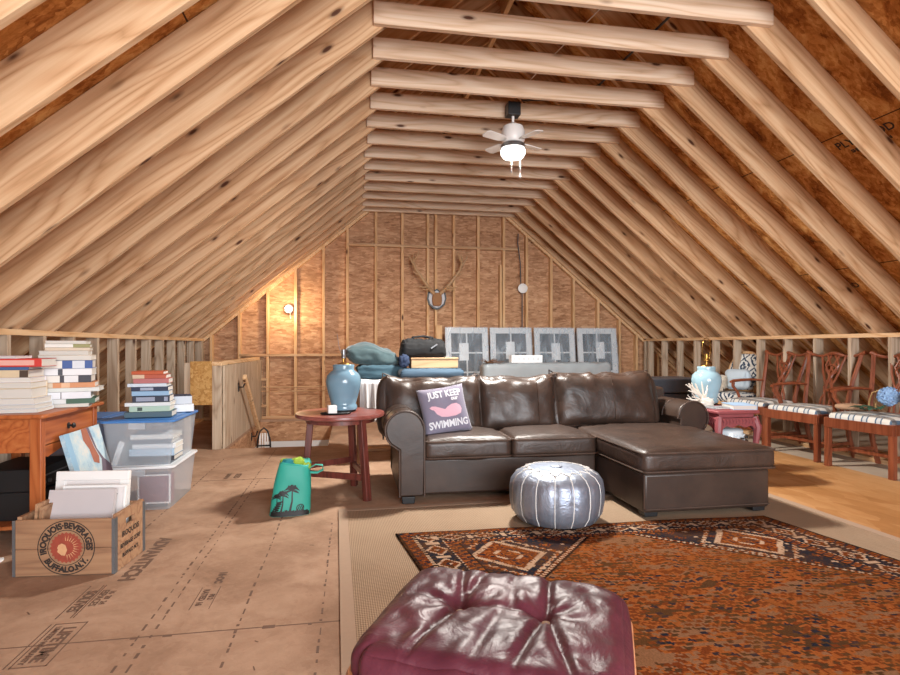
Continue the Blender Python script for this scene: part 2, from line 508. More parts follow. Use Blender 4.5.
# low walls under the rafters
def low_wall(side):
    x = XL if side == 'L' else XR
    d = -1 if side == 'L' else 1
    z = ZL if side == 'L' else ZR
    y0 = 3.83-.0405*0 if side == 'L' else 4.166
    b = MB()
    b.box(min(x, x+d*.095), max(x, x+d*.095), YB, YG, z-.038, z)
    w_ = struct(b.build('wall_left' if side == 'L' else 'wall_right', 'pine_y', bevel=.002, seg=1))
    b = MB(); b.box(min(x, x+d*.095), max(x, x+d*.095), YB, YG, 0, .038)
    b.build('bottom_plate', 'pine_y', w_)
    b = MB(); b.box(min(0, d*.089), max(0, d*.089), -.019, .019, 0, z-.076)
    st = b.build('stud', 'grey_stud', w_, bevel=.002, seg=1)
    ys_ = []
    y = y0
    while y > YB+.1: y -= .4065
    y += .4065
    while y < YG-.05: ys_.append(y); y += .4065
    ys_.append(YG-.03)
    for i, y in enumerate(ys_):
        o = st if i == 0 else st.copy()
        if i: COL.objects.link(o)
        o.parent = w_; o.location = (x, y, .038)
low_wall('L'); low_wall('R')

# far gable
def ceil_z(x): return min(ZL + TAN*(x-XL), ZR + TAN*(XR-x))
b = MB()
b.prism([(-3.4, -.03), (6.2, -.03), (6.2, .1), (XM, ZM+.25), (-3.4, .1)], YG+.09, YG+.105)
gable = struct(b.build('wall_far', 'gable_osb'))
def gx(px):
    k = (px-450)/560; c, s_ = math.cos(R(9.93)), math.sin(R(9.93)); d = YG/(c-k*s_); return d*(k*c+s_)
for px in (211, 239, 267.5, 295.5, 323.5, 347.5, 376, 402.5, 428, 436, 454, 478.5, 501, 504, 527, 551.5, 574, 598.5, 620, 637):
    x = gx(px)
    top = ceil_z(x) + .01
    if px == 501: top = 2.3
    b = MB(); b.box(-.019, .019, 0, .089, 0, top-.038)
    b.build('stud', 'pine_z', gable, bevel=.002, seg=1, loc=(x, YG, .038))
for k in (-3.2, -2.8, -2.4, 4.9, 5.3, 5.7):
    b = MB(); b.box(-.019, .019, 0, .089, 0, max(.1, ceil_z(k)-.03)); b.build('stud', 'pine_z', gable, loc=(k, YG, .038))
def plate(x0, x1, z, h=.038, y=YG-.002):
    b = MB(); b.box(0, x1-x0, 0, .089, 0, h)
    return b.build('blocking', 'pine', gable, bevel=.002, seg=1, loc=(x0, y, z))
plate(-3.3, OX0, 0); plate(OX0, OX1, 0); plate(OX1, 5.9, 0)
plate(gx(239), gx(347), .90); plate(gx(347), gx(520), 2.53); plate(gx(237), gx(267), .55); plate(gx(237), gx(267), .17)
# rake plates under the last rafters
for side in 'LR':
    b = MB()
    if side == 'L': b.bar((XL-.9, YG+.045, ZL-.9*TAN-.02), (XM, YG+.045, ZM-.02), .089, .038, up=(-1, 0, 1))
    else: b.bar((XR+.9, YG+.045, ZR-.9*TAN-.02), (XM, YG+.045, ZM-.02), .089, .038, up=(1, 0, 1))
    b.build('rake_plate', 'pine_y', gable)
# rear gable behind the camera, with an unseen wide window opening for the fill light
b = MB()
WX0, WX1, WZ0, WZ1 = -.4, 3.0, .45, 2.45
b.prism([(-3.4, -.03), (WX0, -.03), (WX0, ceil_z(WX0)+.3), (-3.4, .3)], YB-.05, YB-.03)
b.prism([(WX1, -.03), (6.2, -.03), (6.2, .1), (WX1, ceil_z(WX1)+.3)], YB-.05, YB-.03)
b.box(WX0, WX1, YB-.05, YB-.03, -.03, WZ0)
b.prism([(WX0, WZ1), (WX1, WZ1), (WX1, ceil_z(WX1)+.3), (XM, ZM+.3), (WX0, ceil_z(WX0)+.3)], YB-.05, YB-.03)
struct(b.build('wall_rear', 'gable_osb'))
b = MB()
for x in (WX0, (WX0*2+WX1)/3, (WX0+WX1*2)/3, WX1): b.box(x-.03, x+.03, YB-.08, YB-.02, WZ0, WZ1)
for z in (WZ0, WZ1): b.box(WX0, WX1, YB-.08, YB-.02, z-.03, z+.03)
struct(b.build('window_1', 'white'))

# half wall round the stair opening
b = MB()
b.box(OX0-.12, OX0-.022, OY0-.04, YG, .85, .89)
hw = struct(b.build('wall_stair', 'pine_y', bevel=.003, seg=1))
y = OY0
while y < YG-.02:
    b = MB(); b.box(-.02, 0, .001, .138, 0, .849); b.build('board', 'grey_stud', hw, bevel=.002, seg=1, loc=(OX0, y, 0)); y += .14
for y in (OY0-.035, OY0+.4, OY0+.8, OY0+1.2, OY0+1.6, YG-.04):
    b = MB(); b.box(-.089, 0, 0, .038, 0, .85); b.build('stud', 'grey_stud', hw, bevel=.002, seg=1, loc=(OX0-.025, y, 0))
b = MB(); b.box(-1.60, OX0-.115, 5.985, 6.0, .455, .895); b.build('board_panel', 'osb_panel', hw)
b = MB(); b.box(-.06, 0, 0, .038, 0, .88); b.build('stud', 'grey_stud', hw, bevel=.002, seg=1, loc=(-1.60, 5.99, 0))
# ---------------------------------------------------------------- materials of the furniture
M['sofa'] = leather('brown_leather', '#2e221c', '#46352c', 0.42, 0.34, 6.0)
M['sofa_flat'] = leather('brown_leather_panel', '#2e221c', '#43332a', 0.42, 0.10, 5.0)
M['sofa_pipe'] = leather('brown_leather_piping', '#3b2c24', '#523f34', 0.6, 0.1)
M['burgundy'] = leather('burgundy_leather', '#421a26', '#5d2c37', 0.40, 0.26, 9.0, spec=0.34)
M['silver'] = leather('silver_leather', '#808a9c', '#aab3c2', 0.46, 0.5, 7.0)  # bluish tone puts the reflected window light into the leather colour
M['silver'].node_tree.nodes['Principled BSDF'].inputs['Metallic'].default_value = 0.75
M['stitch'] = plain('white_stitching', '#d9d6cf', 0.7)
M['shell'] = lumber('walnut_shell', [(0.2, '#a8704a'), (0.5, '#c58a62'), (0.8, '#d9a37c')], 'X', False, 0.35)
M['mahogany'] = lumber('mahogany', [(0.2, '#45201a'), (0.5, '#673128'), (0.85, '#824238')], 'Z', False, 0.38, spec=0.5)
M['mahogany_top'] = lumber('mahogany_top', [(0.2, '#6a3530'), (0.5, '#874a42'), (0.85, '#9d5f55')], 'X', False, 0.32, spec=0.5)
M['cherry'] = lumber('cherry_wood', [(0.2, '#8a4420'), (0.5, '#ad5e30'), (0.85, '#c47a45')], 'Z', False, 0.4, spec=0.4)
M['cherry_x'] = lumber('cherry_wood_flat', [(0.2, '#8a4420'), (0.5, '#ad5e30'), (0.85, '#c47a45')], 'Y', False, 0.4, spec=0.4)
M['chair_wood'] = lumber('chair_mahogany', [(0.2, '#632f1a'), (0.5, '#80432a'), (0.85, '#9a5c3e')], 'Z', False, 0.34, spec=0.5)
M['pinkred'] = plain('worn_red_lacquer', '#8a4448', 0.5, var=0.2)
M['celadon'] = plain('pale_blue_glaze', '#93b3bf', 0.12, var=0.10, scale=6)
M['blueglaze'] = plain('blue_glaze', '#7191a3', 0.14, var=0.14, scale=6)
M['porcelain'] = plain('white_porcelain', '#d7e2e8', 0.18, var=0.04)

def ring_rect(x0, x1, y0, y1, z, r=.03, n=5):
    pts = []
    for cx, cy, a0 in ((x1-r, y1-r, 0), (x0+r, y1-r, 90), (x0+r, y0+r, 180), (x1-r, y0+r, 270)):
        for k in range(n+1):
            a = R(a0+90*k/n); pts.append((cx+r*math.cos(a), cy+r*math.sin(a), z))
    return pts
def nz(x, y, z): return noise.noise(Vector((x, y, z)))

# ---------------------------------------------------------------- sisal rug and the old patterned rug
def weave():
    t = NT('sisal_weave', 0.9, 0.1)
    v = t.coords((1, 1, 1))
    wv = t.n('ShaderNodeTexWave'); t.set(wv, Scale=34.0, Distortion=1.2, Detail=1.5); t.l(v, wv.inputs['Vector'])
    w2 = t.n('ShaderNodeTexWave', bands_direction='Y'); t.set(w2, Scale=22.0, Distortion=2.0, Detail=1.5); t.l(v, w2.inputs['Vector'])
    f = t.math('MULTIPLY', t.math('ADD', wv.outputs['Fac'], w2.outputs['Fac']), 0.5)
    b = t.noise(v, 1.3, 3); f2 = t.math('ADD', t.math('MULTIPLY', f, 0.6), t.math('MULTIPLY', b, 0.4))
    t.color(t.ramp(f2, [(0.2, '#735f4c'), (0.5, '#978069'), (0.8, '#b29b83')]))
    t.bump(f, 0.5, 0.004); return t.m
M['sisal'] = weave()
M['sisal_border'] = plain('sisal_border_cloth', '#a38a74', 0.9, var=0.08, scale=60)
SX, SY = 2.98, 4.3
sis = tag(MB().box(0, SX, -SY, 0, 0, .007).build('sisal_rug', 'sisal', loc=(-.085, 3.645, .0005), rot=(0, 0, R(1.6))),
          'large plain woven sisal rug with cloth border lying under the patterned rug', 'rug')
b = MB(); bw = .055
b.box(0, bw, -SY, 0, .002, .0085); b.box(SX-bw, SX, -SY, 0, .002, .0085); b.box(bw, SX-bw, -bw, 0, .002, .0085); b.box(bw, SX-bw, -SY, -SY+bw, .002, .0085)
b.build('border', 'sisal_border', sis)

RW, RL = 2.26, 3.0
def hsh(*a):
    x = math.sin(sum(v*k for v, k in zip(a, (12.9898, 78.233, 37.719, 4.581))))*43758.5453
    return x - math.floor(x)
NAVY, RUST, ORNG, IVRY, BRWN, DARK, TANN = [lin(c) for c in ('#22242b', '#63311a', '#854a25', '#a88c74', '#46301f', '#1b1818', '#75533b')]
def rug_col(u, v):
    du = min(u, RW-u); dv = min(v, RL-v)
    e = min(du, dv*1.45); along = v if du < dv*1.45 else u
    q = .0115
    i, j = int(u/q), int(v/q); h = hsh(i, j)
    wear = noise.noise(Vector((u*1.6, v*1.6, 3.0)))
    if e < .018: return DARK if h < .7 else BRWN
    if e < .075:
        k = (along/.055) % 1.0; z = abs(k-.5)*2; f = (e-.018)/.057
        if abs(f-z) < .22: return NAVY if h < .8 else RUST
        return RUST if h < .75 else ORNG
    if e < .088: return IVRY if int(along/.014) % 2 else DARK
    if e < .215:
        p = .19; k = ((along/p) % 1.0 - .5)*2; f = ((e-.088)/.127-.5)*2
        d = abs(k)*1.15+abs(f)
        if .72 < d < .95: return IVRY if h < .85 else TANN
        if d < .28: return IVRY if h < .5 else NAVY
        if d < .72: return RUST if h < .8 else BRWN
        if abs(abs(k)-.93) < .1 and abs(f) < .6: return IVRY
        return NAVY if h < .8 else BRWN
    if e < .228: return IVRY if int(along/.014) % 2 else DARK
    if e < .285:
        k = (along/.045) % 1.0; f = (e-.228)/.057
        if abs(f-abs(k-.5)*2) < .25: return NAVY
        return ORNG if h < .6 else RUST
    if e < .30: return DARK
    uu, vv = du-.30, dv-.20
    s_ = uu+vv
    if s_ < .66:
        mu, mv = (uu-.17)/.2, (vv-.20)/.19
        d = abs(mu)+abs(mv)*.9; dd = max(abs(mu), abs(mv))
        if d < 1.25:
            if .82 < d < 1.0 or (dd < .32 and abs(d-.4) < .07): return IVRY if h < .88 else TANN
            if d < .82: return (RUST if h < .6 else (ORNG if h < .85 else NAVY))
        if 1.25 < d < 1.4 and (int(u/.03)+int(v/.03)) % 2: return IVRY if h < .6 else ORNG
        mo = ((u/.095) % 1-.5, (v/.085) % 1-.5)
        m = abs(mo[0])+abs(mo[1]); c = hsh(int(u/.095), int(v/.085), 3)
        if m < .17: return (IVRY if c < .35 else (ORNG if c < .75 else RUST))
        if .3 < m < .37 and c > .35: return RUST
        return NAVY if h < .86 else BRWN
    if s_ < .672: return DARK
    if s_ < .70: return IVRY if (int((uu-vv)/.02) % 2) else RUST
    if s_ < .712: return DARK
    # rust field with broken diagonal rows of small figures, rubbed in the middle
    a = u+v*.55; bb = v-u*.25
    row = int(bb/.052); cc = hsh(row, int(a/.04), 5); f = (bb/.052) % 1; g = (a/.04) % 1
    rub = wear > .18
    st = noise.noise(Vector((u*3.0, v*16.0, 7.0)))+.6*noise.noise(Vector((u*11.0, v*48.0, 2.0)))
    r2_ = int(bb/.030); f2 = (bb/.030) % 1; g2 = ((a+.012*r2_)/.034) % 1; c2 = hsh(r2_, int((a+.012*r2_)/.034), 5)
    dense = .30 if rub else .78
    if f2 > .36 and g2 > .22 and c2 < dense:
        c3 = hsh(r2_, int((a+.012*r2_)/.034), 9)
        if c3 < .40: return BRWN
        if c3 < .58: return NAVY if not rub else RUST
        if c3 < .68: return TANN
        return RUST
    if st > .30: return TANN
    if st < -.42: return BRWN
    if rub: return TANN if h < .30 else (ORNG if h < .65 else RUST)
    return ORNG if h < .72 else RUST
nu, nv = 252, 334
A_, B_, C_, D_ = Vector((.236, 3.09)), Vector((2.47, 3.03)), Vector((2.98, .08)), Vector((.67, .10))
def rug_pt(a, c):
    p = (A_*(1-a)+B_*a)*(1-c) + (D_*(1-a)+C_*a)*c
    wob = .012*nz(a*3, c*7, 1)
    x, y = p.x+wob*(1 if a < .05 or a > .95 else 0), p.y+.010*nz(a*6, c*2, 5)*(1-c)
    z = .017
    q = Vector((x-1.56, y-2.12)); d = Vector((.25, -.97)).normalized()
    t_ = q.dot(d); n_ = q.cross(d) if False else q.x*d.y-q.y*d.x
    n_ += .02*math.sin(t_*9)
    z += .020*math.exp(-(n_/.028)**2)*max(0, 1-(t_/.45)**2)
    z += .006*max(0, nz(x*2.2, y*2.2, 8))
    return (x, y, z)
m = MB().grid(rug_pt, nu, nv)
o = tag(m.build('patterned_rug', 'white', smooth=True, angle=180), 'worn rust and navy tribal patterned rug with diamond medallions beside the chaise', 'rug')
me = o.data; at = me.attributes.new('weave', 'FLOAT_COLOR', 'FACE'); buf = []
for i in range(nu):
    for j in range(nv): buf.extend(rug_col((i+.5)/nu*RW, (j+.5)/nv*RL))
at.data.foreach_set('color', buf)
t = NT('rug_wool', 1.0, 0.0)
an = t.n('ShaderNodeAttribute'); an.attribute_name = 'weave'
v = t.coords((1, 1, 1)); f = t.noise(v, 160, 2); g = t.noise(v, 4.0, 4)
c = t.mix(t.ramp(g, [(0.4, 0.0), (0.75, 0.5)]), an.outputs['Color'], lin('#6a4222'))
c = t.mix(1.0, c, t.ramp(f, [(0.25, 0.75), (0.75, 1.25)]), 'MULTIPLY'); t.color(c); t.bump(f, 0.4, 0.004)
me.materials[0] = t.m
so = o.modifiers.new('pile', 'SOLIDIFY'); so.thickness = 0.007; so.offset = -1

# ---------------------------------------------------------------- sectional sofa
sofa = thing('sectional_sofa', 'large dark brown leather sectional sofa with a chaise and rolled arms', 'sofa', (.31, 3.70, 0))
def arm(x0, x1, cx, y0, y1, name='arm'):
    prof = []
    left = cx < 1
    r = .13; cz = .49
    if left:
        prof = [(x1, .05), (x1, cz)] + [(cx+r*math.cos(R(a)), cz+r*math.sin(R(a))) for a in range(0, 226, 15)] + [(x0, cz-.13), (x0, .05)]
    else:
        prof = [(x0, .05), (x0, cz)] + [(cx-r*math.cos(R(a)), cz+r*math.sin(R(a))) for a in range(0, 226, 15)] + [(x1, cz-.13), (x1, .05)]
    m = MB().prism(prof, y0, y1, 'Y')
    a = m.build(name, 'sofa_flat', sofa, bevel=.012, smooth=True, seg=3)
    # welt round the front face and a seam round the roll
    p = [(u, y0-.004, v_) for u, v_ in prof]
    MB().tube(p, .006, 6).build('piping', 'sofa_pipe', a, smooth=True)
    q = [(cx+(r+.002)*math.cos(R(k)), y0+.22, cz+(r+.002)*math.sin(R(k))) for k in range(0, 181, 12)]
    MB().tube(q, .003, 5).build('seam', 'sofa_pipe', a, smooth=True)
    return a
arm(0, .165, .035, 0, .88)
arm(2.20, 2.345, 2.305, .27, .88)
MB().box(.165, 1.40, .05, .70, .045, .285).build('base', 'sofa_flat', sofa, bevel=.015, smooth=True, seg=3)
MB().box(1.41, 2.26, -.60, .70, .045, .285).build('chaise_base', 'sofa_flat', sofa, bevel=.02, smooth=True, seg=3)
b = MB(); b.tube([(1.42, -.606, .07), (1.41, -.606, .07), (2.25, -.606, .07)], .004, 5); b.tube([(1.412, -.6, .06), (1.412, -.6, .28)], .004, 5)
b.build('base_seam', 'sofa_pipe', sofa)
MB().box(0, 2.33, .70, .90, .045, .70).build('back', 'sofa', sofa, bevel=.03, smooth=True, seg=3)
def wr(p, u, s=0):
    p = p.copy(); p.z += .006*nz(p.x*6+s, p.y*6, s)+.004*nz(p.x*16+s, p.y*16, s)*(u.z > 0); return p
for k, (x0, x1) in enumerate(((.165, .77), (.772, 1.39))):
    sx = x1-x0-.004; c0 = MB().cushion(sx, .66, .135, .035, 16, .03, lambda p, u: wr(p, u, k*7), Matrix.Translation(((x0+x1)/2, .33, .352)), side=.006)
    o = c0.build('seat_cushion', 'sofa', sofa, smooth=True, angle=180)
    for z in (.407, .297): MB().tube(ring_rect(x0+.004, x1-.004, -.004, .655, z, .035), .0065, 6, closed=True).build('piping', 'sofa_pipe', o, smooth=True)
c0 = MB().cushion(.90, 1.28, .135, .04, 22, .03, lambda p, u: wr(p, u, 31), Matrix.Translation((1.842, .015, .352)), side=.006)
o = c0.build('chaise_cushion', 'sofa', sofa, smooth=True, angle=180)
for z in (.407, .297): MB().tube(ring_rect(1.394, 2.29, -.63, .65, z, .04), .0065, 6, closed=True).build('piping', 'sofa_pipe', o, smooth=True)
for k, (x0, x1, dz, tl) in enumerate(((-.085, .685, -.03, -15), (.64, 1.285, -.028, -14), (1.25, 2.13, -.008, -15))):
    sx = x1-x0
    def fn(p, u, k=k, sx=sx):
        p = p.copy(); wx = u.x*sx*.5
        top = max(0, u.z)**1.5
        p.y += .034*nz(wx*9+k*5, 2.2, u.z*1.5+k)*(.35+top) + .014*nz(wx*24+k*3, 1.1, u.z*3)*(.3+top)
        p.z += .020*nz(wx*11+k*9, 4.2, 0)*top + .034*(abs(u.x)**3-.3)*top
        p.z -= .018*(abs(u.x)**6)*(1 if u.z < -.3 else 0)
        return p
    mt = Matrix.Translation((.5*(x0+x1), .57, .615+dz)) @ Matrix.Rotation(R(tl), 4, 'X')
    o = MB().cushion(sx, .20, .45, .09, 26, .012, fn, mt, side=.045).build('back_cushion', 'sofa', sofa, smooth=True, angle=180)
    pts = [mt @ fn(Vector((u_*sx/2*.985, -.0+.0, w_*.225)), Vector((u_, 0, w_))) for u_, w_ in
           [(-1, t/6) for t in range(-6, 7)] + [(t/10, 1.0) for t in range(-9, 10)] + [(1, -t/6) for t in range(-6, 7)]]
    MB().tube(pts, .006, 6).build('piping', 'sofa_pipe', o, smooth=True)
    sm = [mt @ Vector((sx*.22*(1 if k != 2 else .2), -.1475+.02*abs(z/.2)**3, z)) for z in (-.17, -.1, 0, .1, .17)]
    MB().tube(sm, .0025, 5).build('seam', 'sofa_pipe', o)
for x, y in ((.06, .05), (.06, .82), (1.47, -.54), (2.2, -.54), (2.2, .8), (1.35, .1)):
    MB().prism([(x-.04, 0.0185 if y < 0 else .0), (x+.04, .0185 if y < 0 else .0), (x+.045, .046), (x-.045, .046)], y-.04, y+.04, 'Y').build('foot', 'black', sofa, bevel=.004)

# printed cushion
M['pillow'] = plain('grey_violet_linen', '#7d788a', 0.9, var=0.10, scale=160, sheen=.2)
M['pillow_white'] = plain('white_print', '#dcdde2', 0.9, var=0.06, scale=90)
M['pillow_pink'] = plain('pink_print', '#dcaebd', 0.9, var=0.06, scale=90)
pil = thing('throw_pillow', 'grey-violet throw pillow printed with a pink whale in the sofa corner', 'pillow', (.652, 3.965, .425), R(4))
pm = Matrix.Translation((0, 0, .165)) @ Matrix.Rotation(R(-20), 4, 'X') @ Matrix.Rotation(R(-8), 4, 'Y')
PS = .175
def ps(u, v_): return .062*max(0.0, (1-u**4)*(1-v_**4))**.55
b = MB()
for sgn in (-1, 1):
    b.grid(lambda a, c: pm @ Vector(((2*a-1)*PS*(1-.05*(1-(2*c-1)**2)), sgn*ps(2*a-1, 2*c-1), (2*c-1)*PS*(1-.05*(1-(2*a-1)**2)))), 22, 22)
b.build('cover', 'pillow', pil, smooth=True, angle=180, weld=True)
def on_pillow(x, z): return pm @ Vector((x, -ps(x/PS, z/PS)-.0025, z))
for s, size, cy, cx in (('JUST KEEP', .068, .083, .01), ('our', .04, .052, .075), ('SWIMMING', .068, -.132, .0)):
    b = MB()
    vs, fs = text(s, size, .0022); wd = max(x for x, y in vs)-min(x for x, y in vs); tgt = .25 if s[0] == 'J' else (.055 if s == 'our' else .285); k = tgt/wd
    b.geo(vs, fs, lambda x, y: on_pillow(cx+x*k, cy+y))
    b.build('lettering', 'pillow_white', pil)
wh = [(-.118, .022), (-.100, .032), (-.075, .028), (-.068, .018), (-.078, .008), (-.05, -.020), (-.02, -.012), (.01, .012), (.045, .028), (.08, .030), (.105, .012), (.112, -.015), (.10, -.045), (.06, -.058), (0, -.060), (-.045, -.052), (-.075, -.028), (-.09, .002), (-.105, .008)]
b = MB(); cxy = (.03, -.02)
n = len(wh)
vs = []; fs = []
rings = 4
for rr in range(1, rings+1): vs += [(cxy[0]+(x-cxy[0])*rr/rings, cxy[1]+(y-cxy[1])*rr/rings) for x, y in wh]
vs.append(cxy); ci = len(vs)-1
fs += [(ci, i, (i+1) % n) for i in range(n)]
for rr in range(rings-1): fs += [(rr*n+i, rr*n+(i+1) % n, (rr+1)*n+(i+1) % n, (rr+1)*n+i) for i in range(n)]
b.geo(vs, fs, lambda x, y: on_pillow(x, y-.005)); b.build('whale_print', 'pillow_pink', pil)

# ---------------------------------------------------------------- silver pouf
pf = thing('pouf', 'round silver leather pouf with white stitched panels on the rugs by the chaise', 'pouf', (1.205, 3.19, .020))
def pr(a): return 1-.025*0 - .03*(1-abs(math.sin(8*a)))**3
prof = [(.17, 0), (.235, .012), (.268, .06), (.28, .13), (.28, .19), (.272, .235), (.245, .272), (.20, .295), (.13, .306), (.06, .309), (.02, .309)]
def crn(a, z): return pr(a)*(1+.012*nz(math.cos(a)*5, math.sin(a)*5, z*9))
MB().lathe(prof, 96, shape=crn).build('leather_body', 'silver', pf, smooth=True, angle=180)
b = MB()
for k in range(16):
    a = k*PI/8
    b.tube([((r*crn(a, z)+.0012)*math.cos(a), (r*crn(a, z)+.0012)*math.sin(a), z) for r, z in prof[1:8]], .0028, 5)
    a1, a2 = a, a+PI/16
    b.tube([(.207*math.cos(a1), .207*math.sin(a1), .295), (.16*math.cos(a2), .16*math.sin(a2), .306), (.207*math.cos(a1+PI/8), .207*math.sin(a1+PI/8), .295)], .003, 5)
b.build('stitching', 'stitch', pf, smooth=True)
b = MB(); b.lathe([(.03, .309), (.035, .313), (.02, .318)], 16); b.build('button', 'silver', pf, smooth=True)

# ---------------------------------------------------------------- burgundy ottoman in front
ot = thing('ottoman', 'burgundy tufted leather ottoman with a thin wood shell in front of the rug', 'ottoman', (.348, 1.29, .040), R(-26))
BT = ((-.105, .02), (.105, .02))
def tuft(p, u):
    p = p.copy()
    # plan corners rounded like the moulded shell below
    k = (abs(u.x)**9+abs(u.y)**9)**(1/9)
    m_ = max(abs(u.x), abs(u.y))
    if k > 1e-6 and m_ > 0:
        s_ = 1-(1-m_/k)*1.0; p.x *= s_; p.y *= s_
    if u.z > -.2:
        w_ = min(1.0, (u.z+.2)/.7)
        for bx, by in BT:
            d = math.hypot(p.x-bx, p.y-by)
            p.z -= w_*.020*math.exp(-(d/.026)**2) + w_*.014*math.exp(-(d/.085)**2)
            th = math.atan2(p.y-by, p.x-bx)
            p.z += w_*.0025*math.sin(th*8+2*nz(p.x*8, p.y*8, 1))*math.exp(-((d-.06)/.05)**2)
        def crease(ax, ay, cx, cy, dp, wd):
            vx, vy = cx-ax, cy-ay; L2 = vx*vx+vy*vy
            t_ = max(0, min(1, ((p.x-ax)*vx+(p.y-ay)*vy)/L2)); qx, qy = ax+vx*t_, ay+vy*t_
            d = math.hypot(p.x-qx, p.y-qy); return dp*math.exp(-(d/wd)**2)
        c_ = 0
        for seg in ((-.105, .02, .105, .02, .016, .014), (-.105, .02, -.15, .25, .024, .012), (-.105, .02, -.075, .25, .015, .011), (.105, .02, .09, .25, .026, .011),
                    (-.105, .02, -.16, -.25, .022, .012), (.105, .02, .06, -.25, .020, .012), (.105, .02, .19, -.25, .024, .012), (-.105, .02, -.32, .05, .010, .016),
                    (.02, .02, .0, .25, .010, .014), (0, .02, -.02, -.25, .012, .014), (.105, .02, .31, .03, .006, .03)):
            c_ = max(c_, crease(*seg))
        p.z -= .55*c_*w_*max(.25, 1-max(abs(u.x), abs(u.y))**6)
        p.z += w_*(.006*nz(p.x*13, p.y*13, 4)+.0035*nz(p.x*30, p.y*22, 9))
    return p
MB().cushion(.585, .50, .105, .045, 84, .020, tuft, Matrix.Translation((0, 0, .322)), side=.008).build('cushion', 'burgundy', ot, smooth=True, angle=180)
for bx, by in BT:
    MB().lathe([(.011, 0), (.013, .003), (.010, .007), (.004, .008)], 14, (bx, by, .350)).build('button', 'sisal_border', ot, smooth=True)
def shell_ring(s_, z): return [(x*s_, y*s_, z) for x, y, _ in ring_rect(-.288, .288, -.245, .245, 0, .07, 8)]
b = MB(); rr = [shell_ring(1.0, .285), shell_ring(1.03, .30), shell_ring(1.035, .315), shell_ring(1.02, .315), shell_ring(1.0, .295)]
b.tube([shell_ring(1.03, .30)[k] for k in range(36)], .0085, 6, closed=True)
b.prism([(x, y) for x, y, _ in shell_ring(1.015, 0)], .262, .288, 'Z'); b.build('wood_shell', 'shell', ot, smooth=True)
b = MB(); b.lathe([(.03, .06), (.03, .25), (.09, .262)], 20); b.build('stem', 'metal', ot, smooth=True)
for k in range(4):
    a = PI/4+k*PI/2
    b = MB(); b.tube([(0, 0, .09), (.12*math.cos(a), .12*math.sin(a), .075), (.26*math.cos(a), .26*math.sin(a), .022)], [.024, .02, .012], 8); b.lathe([(.014, 0), (.016, .012), (.012, .02)], 12, (.25*math.cos(a), .25*math.sin(a), 0))
    b.build('leg', 'metal', ot, smooth=True)
# ---------------------------------------------------------------- round side table and what stands on it
rt = thing('side_table', 'round reddish-brown three-legged wooden table at the sofa arm', 'table', (-.082, 4.06, 0))
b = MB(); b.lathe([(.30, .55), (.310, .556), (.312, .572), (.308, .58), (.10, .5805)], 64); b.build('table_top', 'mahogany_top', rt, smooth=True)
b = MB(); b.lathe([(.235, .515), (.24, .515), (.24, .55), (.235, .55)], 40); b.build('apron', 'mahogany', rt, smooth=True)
feet = [(-.25, .0), (.185, -.225), (.10, .215)]
hip = [(-.205, .0), (.145, -.18), (.075, .17)]
for (fx, fy), (hx, hy) in zip(feet, hip):
    MB().bar((fx, fy, 0), (hx, hy, .55), .045, .045, up=(fx, fy, 0)).build('leg', 'mahogany', rt, bevel=.005)
def at_leg(i, z): t_ = z/.55; return V(feet[i][0]*(1-t_)+hip[i][0]*t_, feet[i][1]*(1-t_)+hip[i][1]*t_, z)
for i, j, z in ((0, 1, .155), (0, 2, .205), (1, 2, .17)):
    MB().bar(at_leg(i, z), at_leg(j, z), .022, .042).build('stretcher', 'mahogany', rt, bevel=.003)

def jar_lamp(name, label, loc, glaze, s, harp):
    L = thing('table_lamp', label, 'lamp', loc)
    prof = [(.075, 0), (.095, .004), (.098, .022), (.092, .036), (.088, .045), (.104, .10), (.121, .165), (.126, .205), (.118, .245), (.095, .272), (.076, .283), (.074, .300), (.078, .318), (.074, .324), (.03, .325)]
    MB().lathe([(r*s, .012+z*s) for r, z in prof], 48).build('jar_body', glaze, L, smooth=True, angle=60)
    MB().lathe([(.085*s, 0), (.09*s, .004), (.09*s, .012), (.07*s, .012)], 40).build('foot', 'black', L, smooth=True)
    z = .012+.325*s
    MB().lathe([(.05*s, z-.002), (.045*s, z+.006), (.018, z+.014), (.009, z+.016), (.009, z+.045)], 24).build('cap', 'brass', L, smooth=True)
    MB().lathe([(.008, z+.04), (.017, z+.046), (.017, z+.055), (.014, z+.06), (.016, z+.085), (.0155, z+.105), (.010, z+.107)], 18).build('socket', 'brass' if harp else 'metal', L, smooth=True)
    if harp:
        pts = [(.035, 0, z+.045), (.055, 0, z+.09), (.068, .0, z+.15), (.06, 0, z+.20), (.035, 0, z+.235), (0, 0, z+.245), (-.035, 0, z+.235), (-.06, 0, z+.20), (-.068, 0, z+.15), (-.055, 0, z+.09), (-.035, 0, z+.045)]
        MB().tube([V(p[0]*.8, p[0]*.3, p[2]) for p in pts], .0034, 6).build('harp', 'brass', L, smooth=True)
    else:
        MB().tube([(-.012, 0, z+.07), (-.03, -.01, z+.12), (-.04, -.01, z+.19), (-.045, 0, z+.22)], .0018, 5).build('harp', 'metal', L, smooth=True)
    return L
jar_lamp('lamp', 'slate-blue ceramic jar lamp without a shade on the round table', (-.06, 4.10, .581), 'blueglaze', 1.0, False)
tr = thing('coaster_tray', 'small black oval tray under a white candle on the round table', 'tray', (-.11, 3.93, .581), R(8))
b = MB(); b.lathe([(.06, 0), (.10, .002), (.108, .010), (.104, .012), (.098, .006), (.02, .005)], 36)
for v in b.bm.verts: v.co.y *= .55
b.build('dish', 'black', tr, smooth=True)
cd = thing('candle', 'square white candle on the small black tray', 'candle', (-.135, 3.925, .588), R(12))
MB().box(-.03, .03, -.03, .03, 0, .055).build('wax_block', 'white', cd, bevel=.004)
